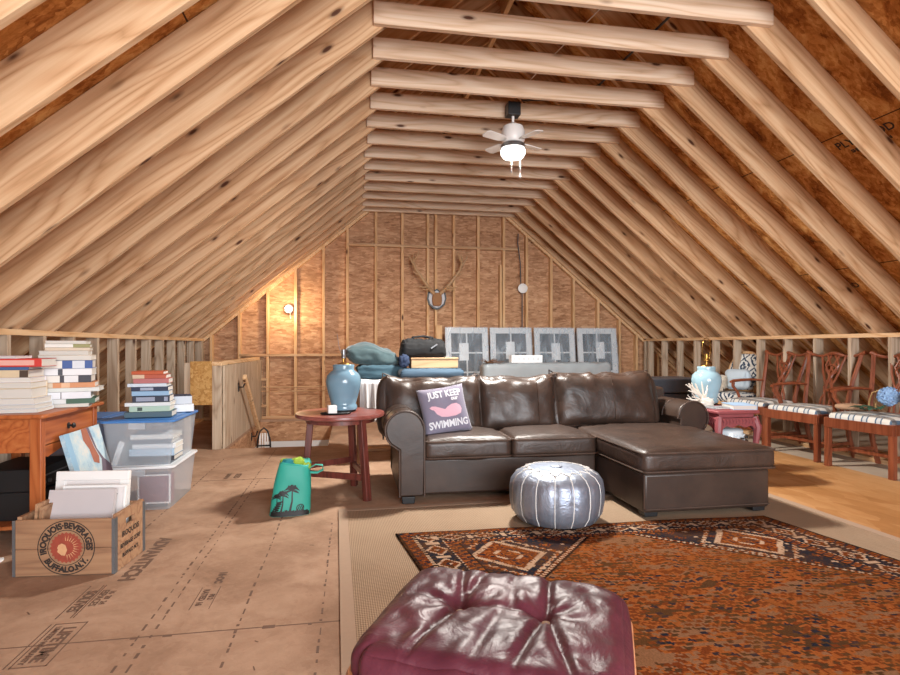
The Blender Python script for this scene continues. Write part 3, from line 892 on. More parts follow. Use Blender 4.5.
MB().tube([(0, 0, .055), (.001, 0, .062), (.003, 0, .066)], .0012, 5).build('wick', 'black', cd)

# ---------------------------------------------------------------- teal bag
M['teal'] = plain('teal_nylon', '#2ba08f', 0.55, var=0.12, scale=5)
M['teal_light'] = plain('teal_lining', '#4fc0ae', 0.55, var=0.08)
M['lime'] = plain('lime_cloth', '#8fae3a', 0.8, var=0.15)
M['tealdark'] = plain('dark_teal_cloth', '#1f7f86', 0.8, var=0.15)
bg = thing('tote_bag', 'teal bag printed with black palm trees on the floor by the round table', 'bag', (-.385, 3.64, 0), R(4))
def bagpt(a, t, off=0):
    """a: 0..1 round, t: 0..1 up"""
    th = 2*PI*a; wx = .122-.030*t+.008*math.sin(t*3); wy = .075-.012*t
    c_, s_ = math.cos(th), math.sin(th)
    x = wx*math.copysign(abs(c_)**.6, c_); y = wy*math.copysign(abs(s_)**.6, s_)
    k = 1+.05*nz(a*6 if a < .5 else (1-a)*6, t*4, 3)
    return V(x*k + .03*t, y*k+.02*t*(1), t*.315 + .012*math.sin(th*2)*t)
NB, NTT = 48, 18
b = MB(); vv_ = [[b.bm.verts.new(bagpt(i/NB, j/NTT)) for i in range(NB)] for j in range(NTT+1)]
for j in range(NTT):
    for i in range(NB): b.bm.faces.new((vv_[j][i], vv_[j][(i+1) % NB], vv_[j+1][(i+1) % NB], vv_[j+1][i]))
b.bm.faces.new(vv_[0][::-1])
b.build('bag_body', 'teal', bg, smooth=True, angle=60).modifiers.new('cloth', 'SOLIDIFY').thickness = .004
def bagfront(x, z):
    t = z/.315; wx = .122-.030*t+.008*math.sin(t*3); wy = .075-.012*t
    u = max(-.97, min(.97, x/wx)); c_ = abs(u)**(1/.6); s_ = -math.sqrt(max(0, 1-c_*c_))
    th = math.atan2(s_, math.copysign(c_, u)); a = (th/(2*PI)) % 1
    p = bagpt(a, t); return p+V(0, -.0035, 0)
def strip(m, pts, wd):
    for (x0, z0), (x1, z1), w0, w1 in zip(pts, pts[1:], wd, wd[1:]):
        dx, dz = x1-x0, z1-z0; L_ = math.hypot(dx, dz) or 1; nx, nz_ = -dz/L_, dx/L_
        P = [(x0+nx*w0, z0+nz_*w0), (x0-nx*w0, z0-nz_*w0), (x1-nx*w1, z1-nz_*w1), (x1+nx*w1, z1+nz_*w1)]
        m._add([bagfront(*p) for p in P], [(0, 1, 2, 3)])
def palm(m, x, z0, z1, s):
    strip(m, [(x, z0), (x+.006*s, (z0+z1)/2), (x+.002*s, z1)], [.006*s, .004*s, .003*s])
    for a in (-20, 20, 55, 95, 130, 165, 200):
        c_, s_ = math.cos(R(a)), math.sin(R(a)); l_ = .04*s
        strip(m, [(x, z1), (x+c_*l_*.5, z1+s_*l_*.6+.006), (x+c_*l_, z1+s_*l_*.5-.008)], [.002, .006*s, .001])
b = MB(); palm(b, .0, .03, .155, 1.25); palm(b, -.052, .03, .125, 1.0); palm(b, -.085, .03, .11, .7)
for k in range(12): strip(b, [(-.114+.019*k, .014), (-.114+.019*k+.0192, .014)], [.012, .012])
for k in range(11): strip(b, [(-.108+.02*k, .01), (-.104+.02*k, .028+.012*hsh(k, 2)), (-.09+.02*k, .01)], [.006, .008, .006])
for k in range(10): a = 2*PI*k/10; strip(b, [(.06+.022*math.cos(a), .05+.022*math.sin(a)), (.06+.022*math.cos(a+.6), .05+.022*math.sin(a+.6))], [.003, .003])
for k in range(3): strip(b, [(.045+.012*k, .035), (.055+.012*k, .065)], [.003, .003])
for k in range(6): strip(b, [(-.11+.006*k, .02+.012*k), (-.07+.004*k, .03+.012*k)], [.006, .004])
b.build('palm_print', 'black', bg)
for (x, y, z, r, mt, nm) in ((-.025, 0, .30, .05, 'tealdark', 'cloth_bundle'), (.03, -.005, .315, .04, 'lime', 'cloth_bundle'), (.07, .02, .305, .04, 'teal_light', 'cloth_bundle'), (-.05, .02, .315, .03, 'lime', 'cloth_bundle'), (.08, -.01, .29, .03, 'lime', 'cloth_bundle')):
    MB().cushion(r*2, r*1.6, r*1.5, r*.7, 10, 0, lambda p, u: p*(1+.25*nz(u.x*2.5+x*50, u.y*2.5, u.z*2.5)), Matrix.Translation((x+.02, y+.01, z))).build(nm, mt, bg, smooth=True, angle=180)
b = MB(); b.tube([(.105, .0, .27), (.16, -.01, .30), (.20, -.01, .295), (.205, 0, .265), (.17, .01, .245), (.11, .01, .25)], .014, 8, flat=.25); b.build('handle', 'teal_light', bg, smooth=True)

# ---------------------------------------------------------------- small desk at the low wall
dk = thing('desk', 'orange-brown wooden desk with a drawer against the low stud wall, loaded with books', 'desk', (-1.575, 3.20, 0))
b = MB(); b.prism([(-.475, -.03), (.02, -.03), (.035, -.015), (.035, .655), (.02, .67), (-.475, .67)], .678, .70, 'Z'); b.build('desk_top', 'cherry_x', dk, bevel=.006, smooth=True)
for x, y in ((-.055, .0), (-.055, .60), (-.46, 0), (-.46, .60)):
    MB().prism([(x, y), (x+.055, y), (x+.055, y+.045), (x, y+.045)], 0, .678, 'Z').build('leg', 'cherry', dk, bevel=.004)
MB().box(-.41, -.055, .008, .026, .50, .678).build('end_panel', 'cherry_x', dk, bevel=.003)
MB().box(-.41, -.055, .62, .638, .50, .678).build('end_panel', 'cherry_x', dk, bevel=.003)
b = MB(); b.prism([(.045, .48), (.09, .462), (.30, .50), (.51, .462), (.60, .48), (.60, .525), (.045, .525)], -.03, -.012, 'X'); b.build('front_rail', 'cherry_x', dk, bevel=.002)
dr = MB().box(-.03, -.008, .05, .595, .53, .672).build('drawer', 'cherry_x', dk, bevel=.004)
b = MB(); b.lathe([(.018, 0), (.018, .003), (.006, .006), (.006, .016), (.014, .022), (.016, .029), (.010, .035), (.003, .036)], 18)
b.build('knob', 'black', dr, smooth=True, loc=(-.008, .30, .60), rot=(0, R(90), 0))
MB().box(-.43, -.03, .03, .62, .10, .118).build('lower_shelf', 'cherry_x', dk, bevel=.003)

for z, h_, d_, lab in ((.119, .15, .0, 'glossy black stereo box on the lower shelf of the desk, the bottom one'), (.27, .12, .02, 'black stereo box with a silver strip under the desk, the upper one')):
    st = thing('stereo_box', lab, 'stereo', (-1.80, 3.53, z), 0, 'black boxes under the desk')
    MB().box(-.16, .16-d_, -.2, .2, 0, h_).build('case', 'black', st, bevel=.006)
    MB().box(.161-d_, .163-d_, -.19, .19, h_*.55, h_*.62).build('trim_strip', 'metal', st)
    for k in (-.14, -.08, .1): MB().lathe([(.012, 0), (.012, .01), (.009, .012)], 14).build('dial', 'metal', st, loc=(.161-d_, k, h_*.3), rot=(0, R(90), 0))
tag(MB().box(-.25, .25, -.02, .02, 0, .014).build('shelf_board', 'white', loc=(-1.93, 3.06, .0)), 'white board end lying on the floor beside the crate', 'board')

# ---------------------------------------------------------------- books
BK = {}
def bmat(c, rough=.55):
    if c not in BK: BK[c] = plain('book_cover_'+c[1:], c, rough, var=.06, scale=14)
    return BK[c]
M['paper'] = lumber('page_edges', [(0.2, '#bdb8b0'), (0.5, '#d2cec6'), (0.85, '#dddad3')], 'X', False, 0.85, grain=300, ring=.05, rand=3)
ORD = ['topmost', 'second from the top', 'third from the top', 'fourth from the top', 'fifth from the top', 'sixth from the top', 'seventh from the top', 'eighth from the top', 'ninth from the top', 'tenth from the top', 'eleventh from the top', 'twelfth from the top', 'bottom']
def book(loc, rz, w_, d_, t_, cover, label, group, spine=True, band=None, hard=True):
    """lies flat; the spine (or the page edge) looks down local -y"""
    o = thing('book', label, 'book', loc, rz, group)
    c_ = .0025; b = MB()
    b.box(-w_/2, w_/2, -d_/2, d_/2, 0, c_); b.box(-w_/2, w_/2, -d_/2, d_/2, t_-c_, t_)
    if spine: b.box(-w_/2, w_/2, -d_/2-.002, -d_/2+.003, 0, t_)
    else: b.box(-w_/2, w_/2, d_/2-.003, d_/2, c_, t_-c_)
    b.build('cover', bmat(cover), o, bevel=.0012, seg=1)
    e = .004
    MB().box(-w_/2+e, w_/2-e, -d_/2+(.003 if spine else e), d_/2-(e if spine else .003), c_, t_-c_).build('pages', 'paper', o)
    if band:
        b = MB()
        for x0, x1, cc in band: 
            b = MB(); b.box(w_*(x0-.5), w_*(x1-.5), -d_/2-.0032, -d_/2-.0015, t_*.18 if cc[1] == 't' else t_*.03, t_*.82 if cc[1] == 't' else t_*.97)
            b.build('spine_band', bmat('#'+cc.replace('#', '').replace('t', '')), o)
    return o
def stack(base, rz, items, where, group, sc=1.0):
    z = base[2]; n = len(items)
    for i, (w_, d_, t_, cover, desc, spine, band, dx) in enumerate(reversed(items)):
        k = n-1-i; o_ = 'bottom' if k == n-1 else ORD[k]
        c_, s_ = math.cos(rz), math.sin(rz)
        book((base[0]+dx*c_+rnd.uniform(-.004, .004), base[1]+dx*s_+rnd.uniform(-.006, .006), z), rz+rnd.uniform(-.03, .03), w_, d_, t_*sc, cover, f'{desc}, {o_} in {where}', group, spine, band)
        z += t_*sc+.0006
    return z
stack((-1.635, 3.60, .701), R(16), [
    (.20, .15, .016, '#d8d4cc', 'thin white paperback', 0, None, .01), (.215, .15, .018, '#8c8a55', 'white and olive book', 1, ((0, .62, '#dcdad2'),), .01),
    (.215, .16, .015, '#cdbda6', 'thin cream book', 1, None, .015), (.24, .16, .022, '#dddad2', 'white book', 0, None, -.005), (.26, .17, .026, '#d6c9b6', 'cream book', 0, None, 0),
    (.27, .19, .041, '#2f4f8f', 'thick blue-spined book', 1, ((0, .46, '#dedbd3'), (.64, .86, '#cfd3da')), .0), (.28, .19, .033, '#dfe0e2', 'white book', 1, ((.42, .5, '#3d4048'),), 0),
    (.26, .19, .036, '#32303a', 'black-banded white book', 1, ((0, .42, '#dcd8d0'), (.5, .76, '#d9dadb')), 0), (.27, .19, .026, '#c9895c', 'orange and tan book', 1, ((0, .25, '#cfc0aa'), (.4, .55, '#d9b08c')), .01),
    (.30, .20, .020, '#cfd4d0', 'pale grey large book', 1, None, .02), (.26, .20, .034, '#d9dde3', 'white hardback', 1, ((.44, .46, '#77787c'),), 0), (.28, .20, .024, '#355a45', 'dark green book', 1, ((0, .5, '#cfd4d4'),), .01), (.26, .2, .018, '#d8dad6', 'flat white magazine', 0, None, -.01)],
    'the taller stack on the desk', 'books in the taller stack on the desk', 1.13)
stack((-1.80, 3.345, .701), R(4), [
    (.24, .16, .012, '#d9cfd8', 'thin white booklet', 0, None, -.05), (.33, .17, .038, '#c63a33', 'red-spined book', 1, ((0, .26, '#d9d3c8'), (.36, .9, '#t e0a79a'.replace(' ', '')),), .03), (.25, .17, .014, '#3b5c8c', 'thin blue book', 1, None, .0),
    (.26, .18, .035, '#d2bf9f', 'cream book', 1, ((.85, 1.0, '#4a3a30'),), 0), (.27, .18, .022, '#e0dde6', 'violet-edged white book', 0, None, 0), (.28, .19, .028, '#d8c9ae', 'cream thick paperback', 0, None, 0),
    (.28, .19, .046, '#d4c3a8', 'thick tan-edged book', 0, None, 0), (.30, .2, .027, '#dfe1e4', 'white large-format book', 0, None, .01), (.31, .2, .020, '#d3dade', 'pale blue-white large-format book', 0, None, .01), (.31, .2, .018, '#dfe2e2', 'flat white magazine', 0, None, .012)],
    'the red-spined stack on the desk', 'books in the lower stack on the desk', 1.12)
zt = stack((-1.31, 4.02, .586), R(5), [
    (.19, .14, .018, '#b8552e', 'orange-red paperback', 1, None, -.01), (.20, .14, .022, '#b0563f', 'red and cream book', 1, ((0, .35, '#cfb79c'),), .0), (.21, .15, .026, '#b06a6a', 'dusty pink book', 1, None, .005),
    (.23, .16, .018, '#c7d4e0', 'white and pale blue book', 1, None, -.01), (.22, .15, .024, '#26304a', 'navy book with pale title', 1, ((.25, .6, '#t9fa8ba'),), 0), (.22, .15, .026, '#8fb2d0', 'light blue book', 1, None, .005),
    (.22, .16, .036, '#232c40', 'thick navy hardback', 1, ((.1, .6, '#t8f98ac'), (.85, .95, '#t8f98ac')), .005), (.27, .17, .020, '#dadfe0', 'white wide book', 1, None, -.005), (.24, .17, .030, '#a9c4b4', 'pale green book', 1, ((.2, .32, '#t3b4a44'),), 0), (.28, .18, .030, '#46606c', 'dark slate book', 1, None, 0)],
    'the stack on the blue-lidded bin', 'books stacked on the blue-lidded bin', 1.17)
book((-1.21, 4.31, .586), R(24), .13, .2, .052, '#dfe3e6', 'white thick book beside the stack on the blue-lidded bin', 'books stacked on the blue-lidded bin', True)
book((-1.212, 4.31, .6386), R(18), .13, .19, .058, '#2a3a54', 'dark blue book on the white one on the blue-lidded bin', 'books stacked on the blue-lidded bin', True, ((0, 1, '#c8d0d8'),))

# ---------------------------------------------------------------- clear bins
def milky(name, c, a):
    t = NT(name, 0.35, 0.4); t.color(lin(c)); t.b.inputs['Alpha'].default_value = a; return t.m
M['milky'] = milky('clear_plastic', '#cfd8e0', .34)
M['milky_blue'] = milky('blue_clear_plastic', '#8fa8c8', .5)
M['bluelid'] = plain('blue_lid', '#3f78b8', 0.4, var=.06)
M['whitelid'] = plain('white_lid', '#dfe3e6', 0.4, var=.04)
def bin_(loc, rz, w_, d_, h_, lid, label, body='milky'):
    o = thing('storage_bin', label, 'bin', loc, rz, 'clear plastic storage bins')
    b = MB(); t_ = .03
    def ring(s_, z): return ring_rect(-w_/2+t_*s_, w_/2-t_*s_, -d_/2+t_*s_, d_/2-t_*s_, z, .03, 4)
    rr = [ring(1, 0), ring(.2, h_-.02), ring(-.1, h_-.02), ring(-.1, h_-.012)]
    n = len(rr[0]); vv = [[b.bm.verts.new(p) for p in r_] for r_ in rr]
    for A, B in zip(vv, vv[1:]):
        for k in range(n): b.bm.faces.new((A[k], A[(k+1) % n], B[(k+1) % n], B[k]))
    b.bm.faces.new(vv[0][::-1])
    b.build('tub', body, o, smooth=True)
    b = MB(); b.prism([(x, y) for x, y, _ in ring_rect(-w_/2-.008, w_/2+.008, -d_/2-.008, d_/2+.008, 0, .035, 5)], h_-.018, h_-.004, 'Z')
    b.prism([(x, y) for x, y, _ in ring_rect(-w_/2+.03, w_/2-.03, -d_/2+.03, d_/2-.03, 0, .03, 5)], h_-.004, h_, 'Z')
    b.build('lid', lid, o, bevel=.003, smooth=True)
    for s_ in (-1, 1): MB().box(-.05, .05, s_*(d_/2+.004)-.006, s_*(d_/2+.004)+.006, h_-.06, h_-.018).build('latch', body, o, bevel=.003)
    return o
bin_((-1.34, 4.12, 0), 0, .42, .58, .288, 'whitelid', 'lower clear bin with a white lid on the floor under the blue-lidded bin')
bin_((-1.34, 4.12, .289), 0, .43, .58, .292, 'bluelid', 'upper clear bin with a blue lid and books on top')
bin_((-1.78, 4.19, 0), 0, .36, .50, .575, 'bluelid', 'bluish clear bin with blue lid behind the desk corner', 'milky_blue')
z = .31
for d_, (w_, dd, t_, cv, lab) in zip((0, .0, .01, -.005, .0), ((.27, .2, .03, '#2c2f38', 'dark book lying at the bottom of the upper clear bin'), (.27, .2, .045, '#a8c0d4', 'light blue book above the dark one in the upper clear bin'), (.26, .18, .03, '#d9dde0', 'white book in the middle of the upper clear bin'), (.25, .2, .03, '#59606c', 'grey book high in the upper clear bin'), (.26, .2, .03, '#dadad6', 'white book at the top inside the upper clear bin'))):
    book((-1.27+d_, 3.985, z), 0, w_, dd, t_, cv, lab, 'books inside the upper clear bin', True); z += t_+.001
o = book((-1.485, 3.90, .312), 0, .20, .2, .035, '#dfe2e4', 'white book standing tilted inside the upper clear bin', 'books inside the upper clear bin', True)
o.rotation_euler = (0, R(-72), 0); o.location = (-1.455, 3.97, .34)
t = thing('game_box', 'dark red box with a white border inside the lower clear bin', 'box', (-1.27, 3.97, .022), 0)
MB().box(-.10, .10, -.04, .04, 0, .19).build('box_body', plain('dark_red_card', '#7a2f38', .5), t, bevel=.003)
b = MB(); b.box(-.10, .10, -.043, -.0405, 0, .01); b.box(-.10, .10, -.043, -.0405, .18, .19); b.box(-.10, -.09, -.043, -.0405, .01, .18); b.box(.09, .10, -.043, -.0405, .01, .18); b.build('border', 'white', t)

# ---------------------------------------------------------------- beach picture leaning on the desk
M['sea'] = plain('sky_blue_print', '#8fb6d0', .6, var=.12, scale=8)
t = NT('beach_print', .55, .3); v = t.coords((1, 1, 1)); f = t.noise(v, 7, 5, .7); t.color(t.ramp(f, [(.35, '#8db4cc'), (.5, '#b9d0d8'), (.62, '#d6d8d2')])); M['beach'] = t.m
M['rock'] = plain('rock_print', '#a5644c', .7, var=.25, scale=30)
M['dusk'] = plain('grey_violet_print', '#6d5f6c', .7, var=.15, scale=12)
pc = thing('canvas_print', 'beach scene canvas print with a red rock leaning on the desk drawer side', 'picture', (-1.40, 3.575, 0))
pm2 = Matrix.Rotation(R(-15.5), 4, 'Y')     # top leans towards the desk
b = MB(); b.box(-.012, .012, -.215, .215, 0, .585, mat=pm2); b.build('canvas', 'beach', pc, bevel=.002)
def onpic(y, z, e=.0008): return pm2 @ V(.0122+e, y, z)
def patch(nm, mt, poly, e): MB()._add  # (kept flat on the canvas)
for nm, mt, poly, e in (('print_sky', 'sea', [(-.215, 0), (-.16, 0), (-.16, .585), (-.215, .585)], .0004), ('print_rock', 'rock', [(-.02, .585), (.045, .585), (.07, .47), (.10, .40), (.08, .36), (.02, .38), (.01, .46), (-.03, .52)], .0008),
                         ('print_headland', 'dusk', [(.045, .585), (.075, .585), (.10, .45), (.15, .38), (.215, .33), (.215, 0), (.09, 0), (.08, .30), (.12, .38), (.08, .46)], .0006)):
    m = MB(); m._add([onpic(y, z, e) for y, z in poly], [tuple(range(len(poly)))]); m.build(nm, mt, pc)

# ---------------------------------------------------------------- crate of frames
M['crate'] = lumber('crate_pine', [(0.2, '#84604a'), (0.45, '#a07a5c'), (0.7, '#b08b6a'), (0.95, '#bd9b7c')], 'X', False, .7)
M['crate_red'] = plain('faded_red_print', '#93412f', .75, var=.3, scale=40)
M['zinc'] = plain('grey_strap', '#74777a', .5, .6, var=.2)
cr = thing('crate', 'wooden beverage crate with a round red emblem, holding picture frames', 'crate', (-1.275, 2.97, 0), R(-5))
CW, CD, CH = .43, .29, .258
for s_ in (-1, 1):
    b = MB(); b.box(-CW/2, CW/2, s_*(CD/2)-.007, s_*(CD/2)+.007, .004, .125); b.box(-CW/2, CW/2, s_*(CD/2)-.007, s_*(CD/2)+.007, .1265, CH)
    b.build('long_side', 'crate', cr, bevel=.0015, seg=1)
    x = s_*(CW/2-.008); b = MB()
    b.box(x-.008, x+.008, -CD/2+.008, CD/2-.008, .004, .19); b.box(x-.008, x+.008, -CD/2+.008, -.045, .19, .225); b.box(x-.008, x+.008, .045, CD/2-.008, .19, .225); b.box(x-.008, x+.008, -CD/2+.008, CD/2-.008, .225, CH+.012)
    b.build('end_panel', 'crate', cr)
MB().box(-CW/2+.02, CW/2-.02, -CD/2+.008, CD/2-.008, .004, .014).build('bottom', 'crate', cr)
for sx in (-1, 1):
    for sy in (-1, 1):
        b = MB(); x = sx*CW/2; y = sy*(CD/2+.008)
        b.box(x-.012, x+.001, y-.0012, y+.0012, .004, CH); b.box(x+sx*.0005-.001, x+sx*.0005+.001, y-sy*.014-.012 if sy > 0 else y, y if sy > 0 else y+.026, .004, CH)
        for k in range(5): b.lathe([(.0028, -.0006), (.0022, .0006)], 8, (x-sx*.006 if False else x-.006, y, .02+.054*k))
        b.build('corner_strap', 'zinc', cr)
yf = -CD/2-.0078
EX, EZ = .005, .130
def ringpoly(m, r0, r1, n=56, cx=EX, cz=EZ, y=yf):
    P = []; 
    for k in range(n):
        a = 2*PI*k/n; P += [(cx+r0*math.cos(a), y, cz+r0*math.sin(a)), (cx+r1*math.cos(a), y, cz+r1*math.sin(a))]
    m._add(P, [(2*k, 2*k+1, (2*k+3) % (2*n), (2*k+2) % (2*n)) for k in range(n)])
b = MB(); ringpoly(b, .1205, .1250); ringpoly(b, .078, .0815); b.build('emblem_ring', 'ink_dark', cr)
for s, r, up, tot in (('IROQUOIS\u00b7BEVERAGES', .088, 1, 205), ('BUFFALO,N.Y.', .112, -1, 118)):
    b = MB(); vs, fs = text(s, (.04 if up > 0 else .038), .0022); x0 = min(x for x, y in vs); x1 = max(x for x, y in vs)
    def pol(x, y):
        f_ = (x-x0)/(x1-x0)-.5
        if up > 0: a = R(90+4)-R(tot)*f_; rr_ = r+y*.95
        else: a = R(270)+R(tot)*f_; rr_ = r-y*.95
        return (EX+rr_*math.cos(a), yf-.0003, EZ+rr_*math.sin(a))
    b.geo(vs, fs, pol); b.build('lettering', 'ink_dark', cr)
b = MB(); n = 48
P = [(EX+(.068+.004*math.cos(k*PI))*math.cos(2*PI*k/n), yf, EZ+(.068+.004*math.cos(k*PI))*math.sin(2*PI*k/n)) for k in range(n)]
b._add(P, [tuple(range(n))]); b.build('emblem_disc', 'crate_red', cr)
# feathered head in profile, printed lighter on the disc
M['crate_tan'] = plain('bare_wood_print', '#c99a70', .75, var=.15, scale=40)
b = MB()
for k in range(13):
    a = R(95-15*k); 
    for r0, r1, wd in ((.032, .058, .0042),):
        c_, s_ = math.cos(a), math.sin(a)
        b._add([(EX+c_*r0-s_*wd*.5, yf-.0003, EZ+s_*r0+c_*wd*.5), (EX+c_*r0+s_*wd*.5, yf-.0003, EZ+s_*r0-c_*wd*.5), (EX+c_*r1, yf-.0003, EZ+s_*r1)], [(0, 1, 2)])
face = [(-.02, .02), (-.034, .012), (-.040, -.002), (-.036, -.006), (-.039, -.018), (-.030, -.026), (-.022, -.034), (-.006, -.036), (.004, -.01), (-.004, .012)]
b._add([(EX+x, yf-.0003, EZ+z) for x, z in face], [tuple(range(len(face)))])
b.build('emblem_figure', 'crate_tan', cr)
xe = CW/2+.0009
for s, size, z, tot in (('IROQUOIS', .036, .148, .17), ('BEVERAGE CORP', .028, .098, .20), ('BUFFALO N.Y.', .026, .052, .16)):
    b = MB(); vs, fs = text(s, size, .0012); wd = max(x for x, y in vs)-min(x for x, y in vs)
    b.geo(vs, fs, lambda x, y: (xe, x*tot/wd, z+y)); b.build('lettering', 'ink_dark', cr)
def frame(loc, rx, rz, w_, h_, border, mat_in, label, inset=True):
    o = thing('picture_frame', label, 'picture frame', loc, rz, 'picture frames standing in the crate')
    mt = Matrix.Rotation(rx, 4, 'X'); b = MB()
    if border:
        for x0, x1, z0, z1 in ((-w_/2, w_/2, 0, border), (-w_/2, w_/2, h_-border, h_), (-w_/2, -w_/2+border, border, h_-border), (w_/2-border, w_/2, border, h_-border)): b.box(x0, x1, -.012, .012, z0, z1, mat=mt)
        b.build('frame', 'white', o, bevel=.003)
    b = MB(); bb = border or 0; b.box(-w_/2+bb, w_/2-bb, -.004 if bb else -.012, .008 if bb else .012, bb, h_-bb, mat=mt); b.build('panel', mat_in, o)
    if border:
        b = MB(); q = border+.03
        for x0, x1, z0, z1 in ((-w_/2+q, w_/2-q, q, q+.004), (-w_/2+q, w_/2-q, h_-q-.004, h_-q)): b.box(x0, x1, -.0055, -.0045, z0, z1, mat=mt)
        b.build('mat_line', 'zinc', o)
    return o
M['offwhite'] = plain('off_white_card', '#d9d4d2', .6, var=.04)
M['greycard'] = plain('grey_card', '#bdb7b8', .6, var=.04)
frame((-1.285, 3.045, .018), R(-7), R(-5), .35, .405, .045, 'offwhite', 'taller white framed picture at the back of the crate')
frame((-1.288, 2.905, .018), R(-13), R(-5), .30, .345, 0, 'greycard', 'flat pale grey panel leaning at the front of the crate')
frame((-1.252, 2.968, .018), R(-10), R(-5), .30, .35, .012, 'offwhite', 'thin-edged white picture between the grey panel and the tall frame')
for k, (x, h_) in enumerate(((-1.452, .30), (-1.433, .285))):
    tag(MB().box(-.006, .006, -.1, .1, 0, h_).build('crate_divider', 'crate', loc=(x, 2.99, .016), rot=(0, R(4), R(-5))), ('brown wooden slat standing along the end inside the crate', 'shorter brown slat beside the frames inside the crate')[k], 'wooden slat')
# ---------------------------------------------------------------- red lacquer side table, right of the sofa
lt = thing('side_table', 'worn red carved low table beside the sofa arm, a lamp on it', 'table', (2.935, 4.22, 0))
TW, TD = .18, .36
MB().box(-TW, TW, -TD, TD, .525, .55).build('table_top', 'pinkred', lt, bevel=.008, smooth=True)
MB().box(-TW+.03, TW-.03, -TD+.03, TD-.03, .495, .525).build('waist', 'pinkred', lt, bevel=.004)
def apron(x0, x1, y, ax):
    n = 24; top = [(x0+(x1-x0)*k/n, .495) for k in range(n+1)]
    bot = []
    for k in range(n+1):
        u = 2*k/n-1; bot.append((x0+(x1-x0)*k/n, .43-.07*abs(u)**5+.010*math.cos(u*PI*3)))
    MB().prism(top+bot[::-1], y-.012, y+.012, ax).build('apron', 'pinkred', lt, bevel=.003)
    b = MB()
    for k in range(1, int((x1-x0)/.028)):
        u = x0+.028*k; q = [(u, y-.0135, .488), (u+.012, y-.0155, .465), (u+.004, y-.0135, .445)] if ax == 'Y' else [(y-.0135 if y < 0 else y+.0135, u, .488), (y-.0155 if y < 0 else y+.0155, u+.012, .465), (y-.0135 if y < 0 else y+.0135, u+.004, .445)]
        b.tube(q, .004, 5)
    b.build('carving', 'pinkred', lt, smooth=True)
for s_ in (-1, 1): apron(-TW+.01, TW-.01, s_*(TD-.015), 'Y'); apron(-TD+.01, TD-.01, s_*(TW-.015), 'X')
for sx in (-1, 1):
    for sy in (-1, 1):
        pts = [(sx*(TW-.03), sy*(TD-.03), .50), (sx*(TW-.012), sy*(TD-.012), .42), (sx*(TW-.02), sy*(TD-.02), .30), (sx*(TW-.04), sy*(TD-.04), .12), (sx*(TW-.03), sy*(TD-.03), .035), (sx*(TW-.015), sy*(TD-.015), 0)]
        MB().tube(pts, [.028, .030, .022, .018, .021, .026], 8).build('leg', 'pinkred', lt, smooth=True)
jar_lamp('lamp', 'pale blue ceramic jar lamp with bare wire harp on the red table', (3.0, 4.36, .551), 'celadon', .96, True)
t = thing('hardcover_book', 'blue and white hardcover book lying beside the pale blue lamp', 'book', (3.06, 4.03, .551), R(-14))
b = MB(); b.box(-.09, .09, -.12, .12, 0, .003); b.box(-.09, .09, -.12, .12, .032, .035); b.box(.087, .09, -.12, .12, 0, .035); b.build('cover', bmat('#9fc0e0'), t)
MB().box(-.085, .086, -.116, .116, .003, .032).build('pages', 'paper', t)
t = thing('open_booklet', 'thin grey booklet at the table edge in front of the pale lamp', 'book', (2.90, 4.06, .551), R(10))
MB().box(-.09, .09, -.06, .06, 0, .010).build('cover', bmat('#8d9296'), t)
MB().box(-.086, .086, -.0605, .056, .002, .008).build('pages', 'paper', t)
# white branching coral
M['coral'] = plain('bleached_white', '#ded8cc', .8, var=.08, scale=30)
t = thing('coral_branch', 'white bleached coral branch with thin arms on the red table behind the arm', 'coral', (2.86, 4.18, .551))
r2 = random.Random(3)
b = MB(); b.cushion(.12, .10, .07, .03, 8, 0, lambda p, u: p*(1+.45*nz(u.x*3, u.y*3, u.z*3)), Matrix.Translation((0, 0, .035))); b.build('base', 'coral', t, smooth=True, angle=180)
for k, (ax, ay, az, l_) in enumerate(((-1, .1, .75, .20), (-.9, -.1, .5, .18), (-.75, .2, 1.0, .20), (-1, 0, .28, .17), (-.5, .1, 1.0, .17), (-.2, .0, 1.1, .15), (-.8, -.2, .12, .14), (.3, .1, .8, .10))):
    d = V(ax, ay, az).normalized(); p0 = V(0, 0, .045); pts = [p0+d*l_*q+V(0, 0, .02*math.sin(q*2+k)) for q in (0, .35, .7, 1)]
    b = MB(); b.tube(pts, [.012, .009, .0075, .004], 6)
    q = pts[2]; b.tube([q, q+(d+V(.1, .2, .7)).normalized()*.05], [.006, .003], 6)
    b.build('branch', 'coral', t, smooth=True)
# garden stool
t = thing('garden_stool', 'white pierced porcelain garden stool under the red table', 'stool', (2.97, 4.04, 0))
prof = [(.10, 0), (.11, .01), (.11, .03), (.128, .10), (.135, .19), (.128, .28), (.11, .36), (.11, .38), (.10, .39), (.05, .395)]
MB().lathe(prof, 40).build('stool_body', 'porcelain', t, smooth=True)
b = MB()
for k in range(8):
    a = k*PI/4+.2
    for da, z in ((-.12, .30), (.12, .30), (0, .27), (0, .33)):
        c = V(.126*math.cos(a+da), .142*math.sin(a+da), z); b.lathe([(.012, -.006), (.012, .006)], 10, c)
b.build('piercing', 'black', t)
b = MB()
for z in (.05, .345):
    for k in range(28):
        a = 2*PI*k/28; rr_ = .116
        b.lathe([(.004, -.004), (.006, 0), (.004, .004)], 6, (rr_*math.cos(a), rr_*math.sin(a), z))
b.build('stud_band', 'porcelain', t, smooth=True)
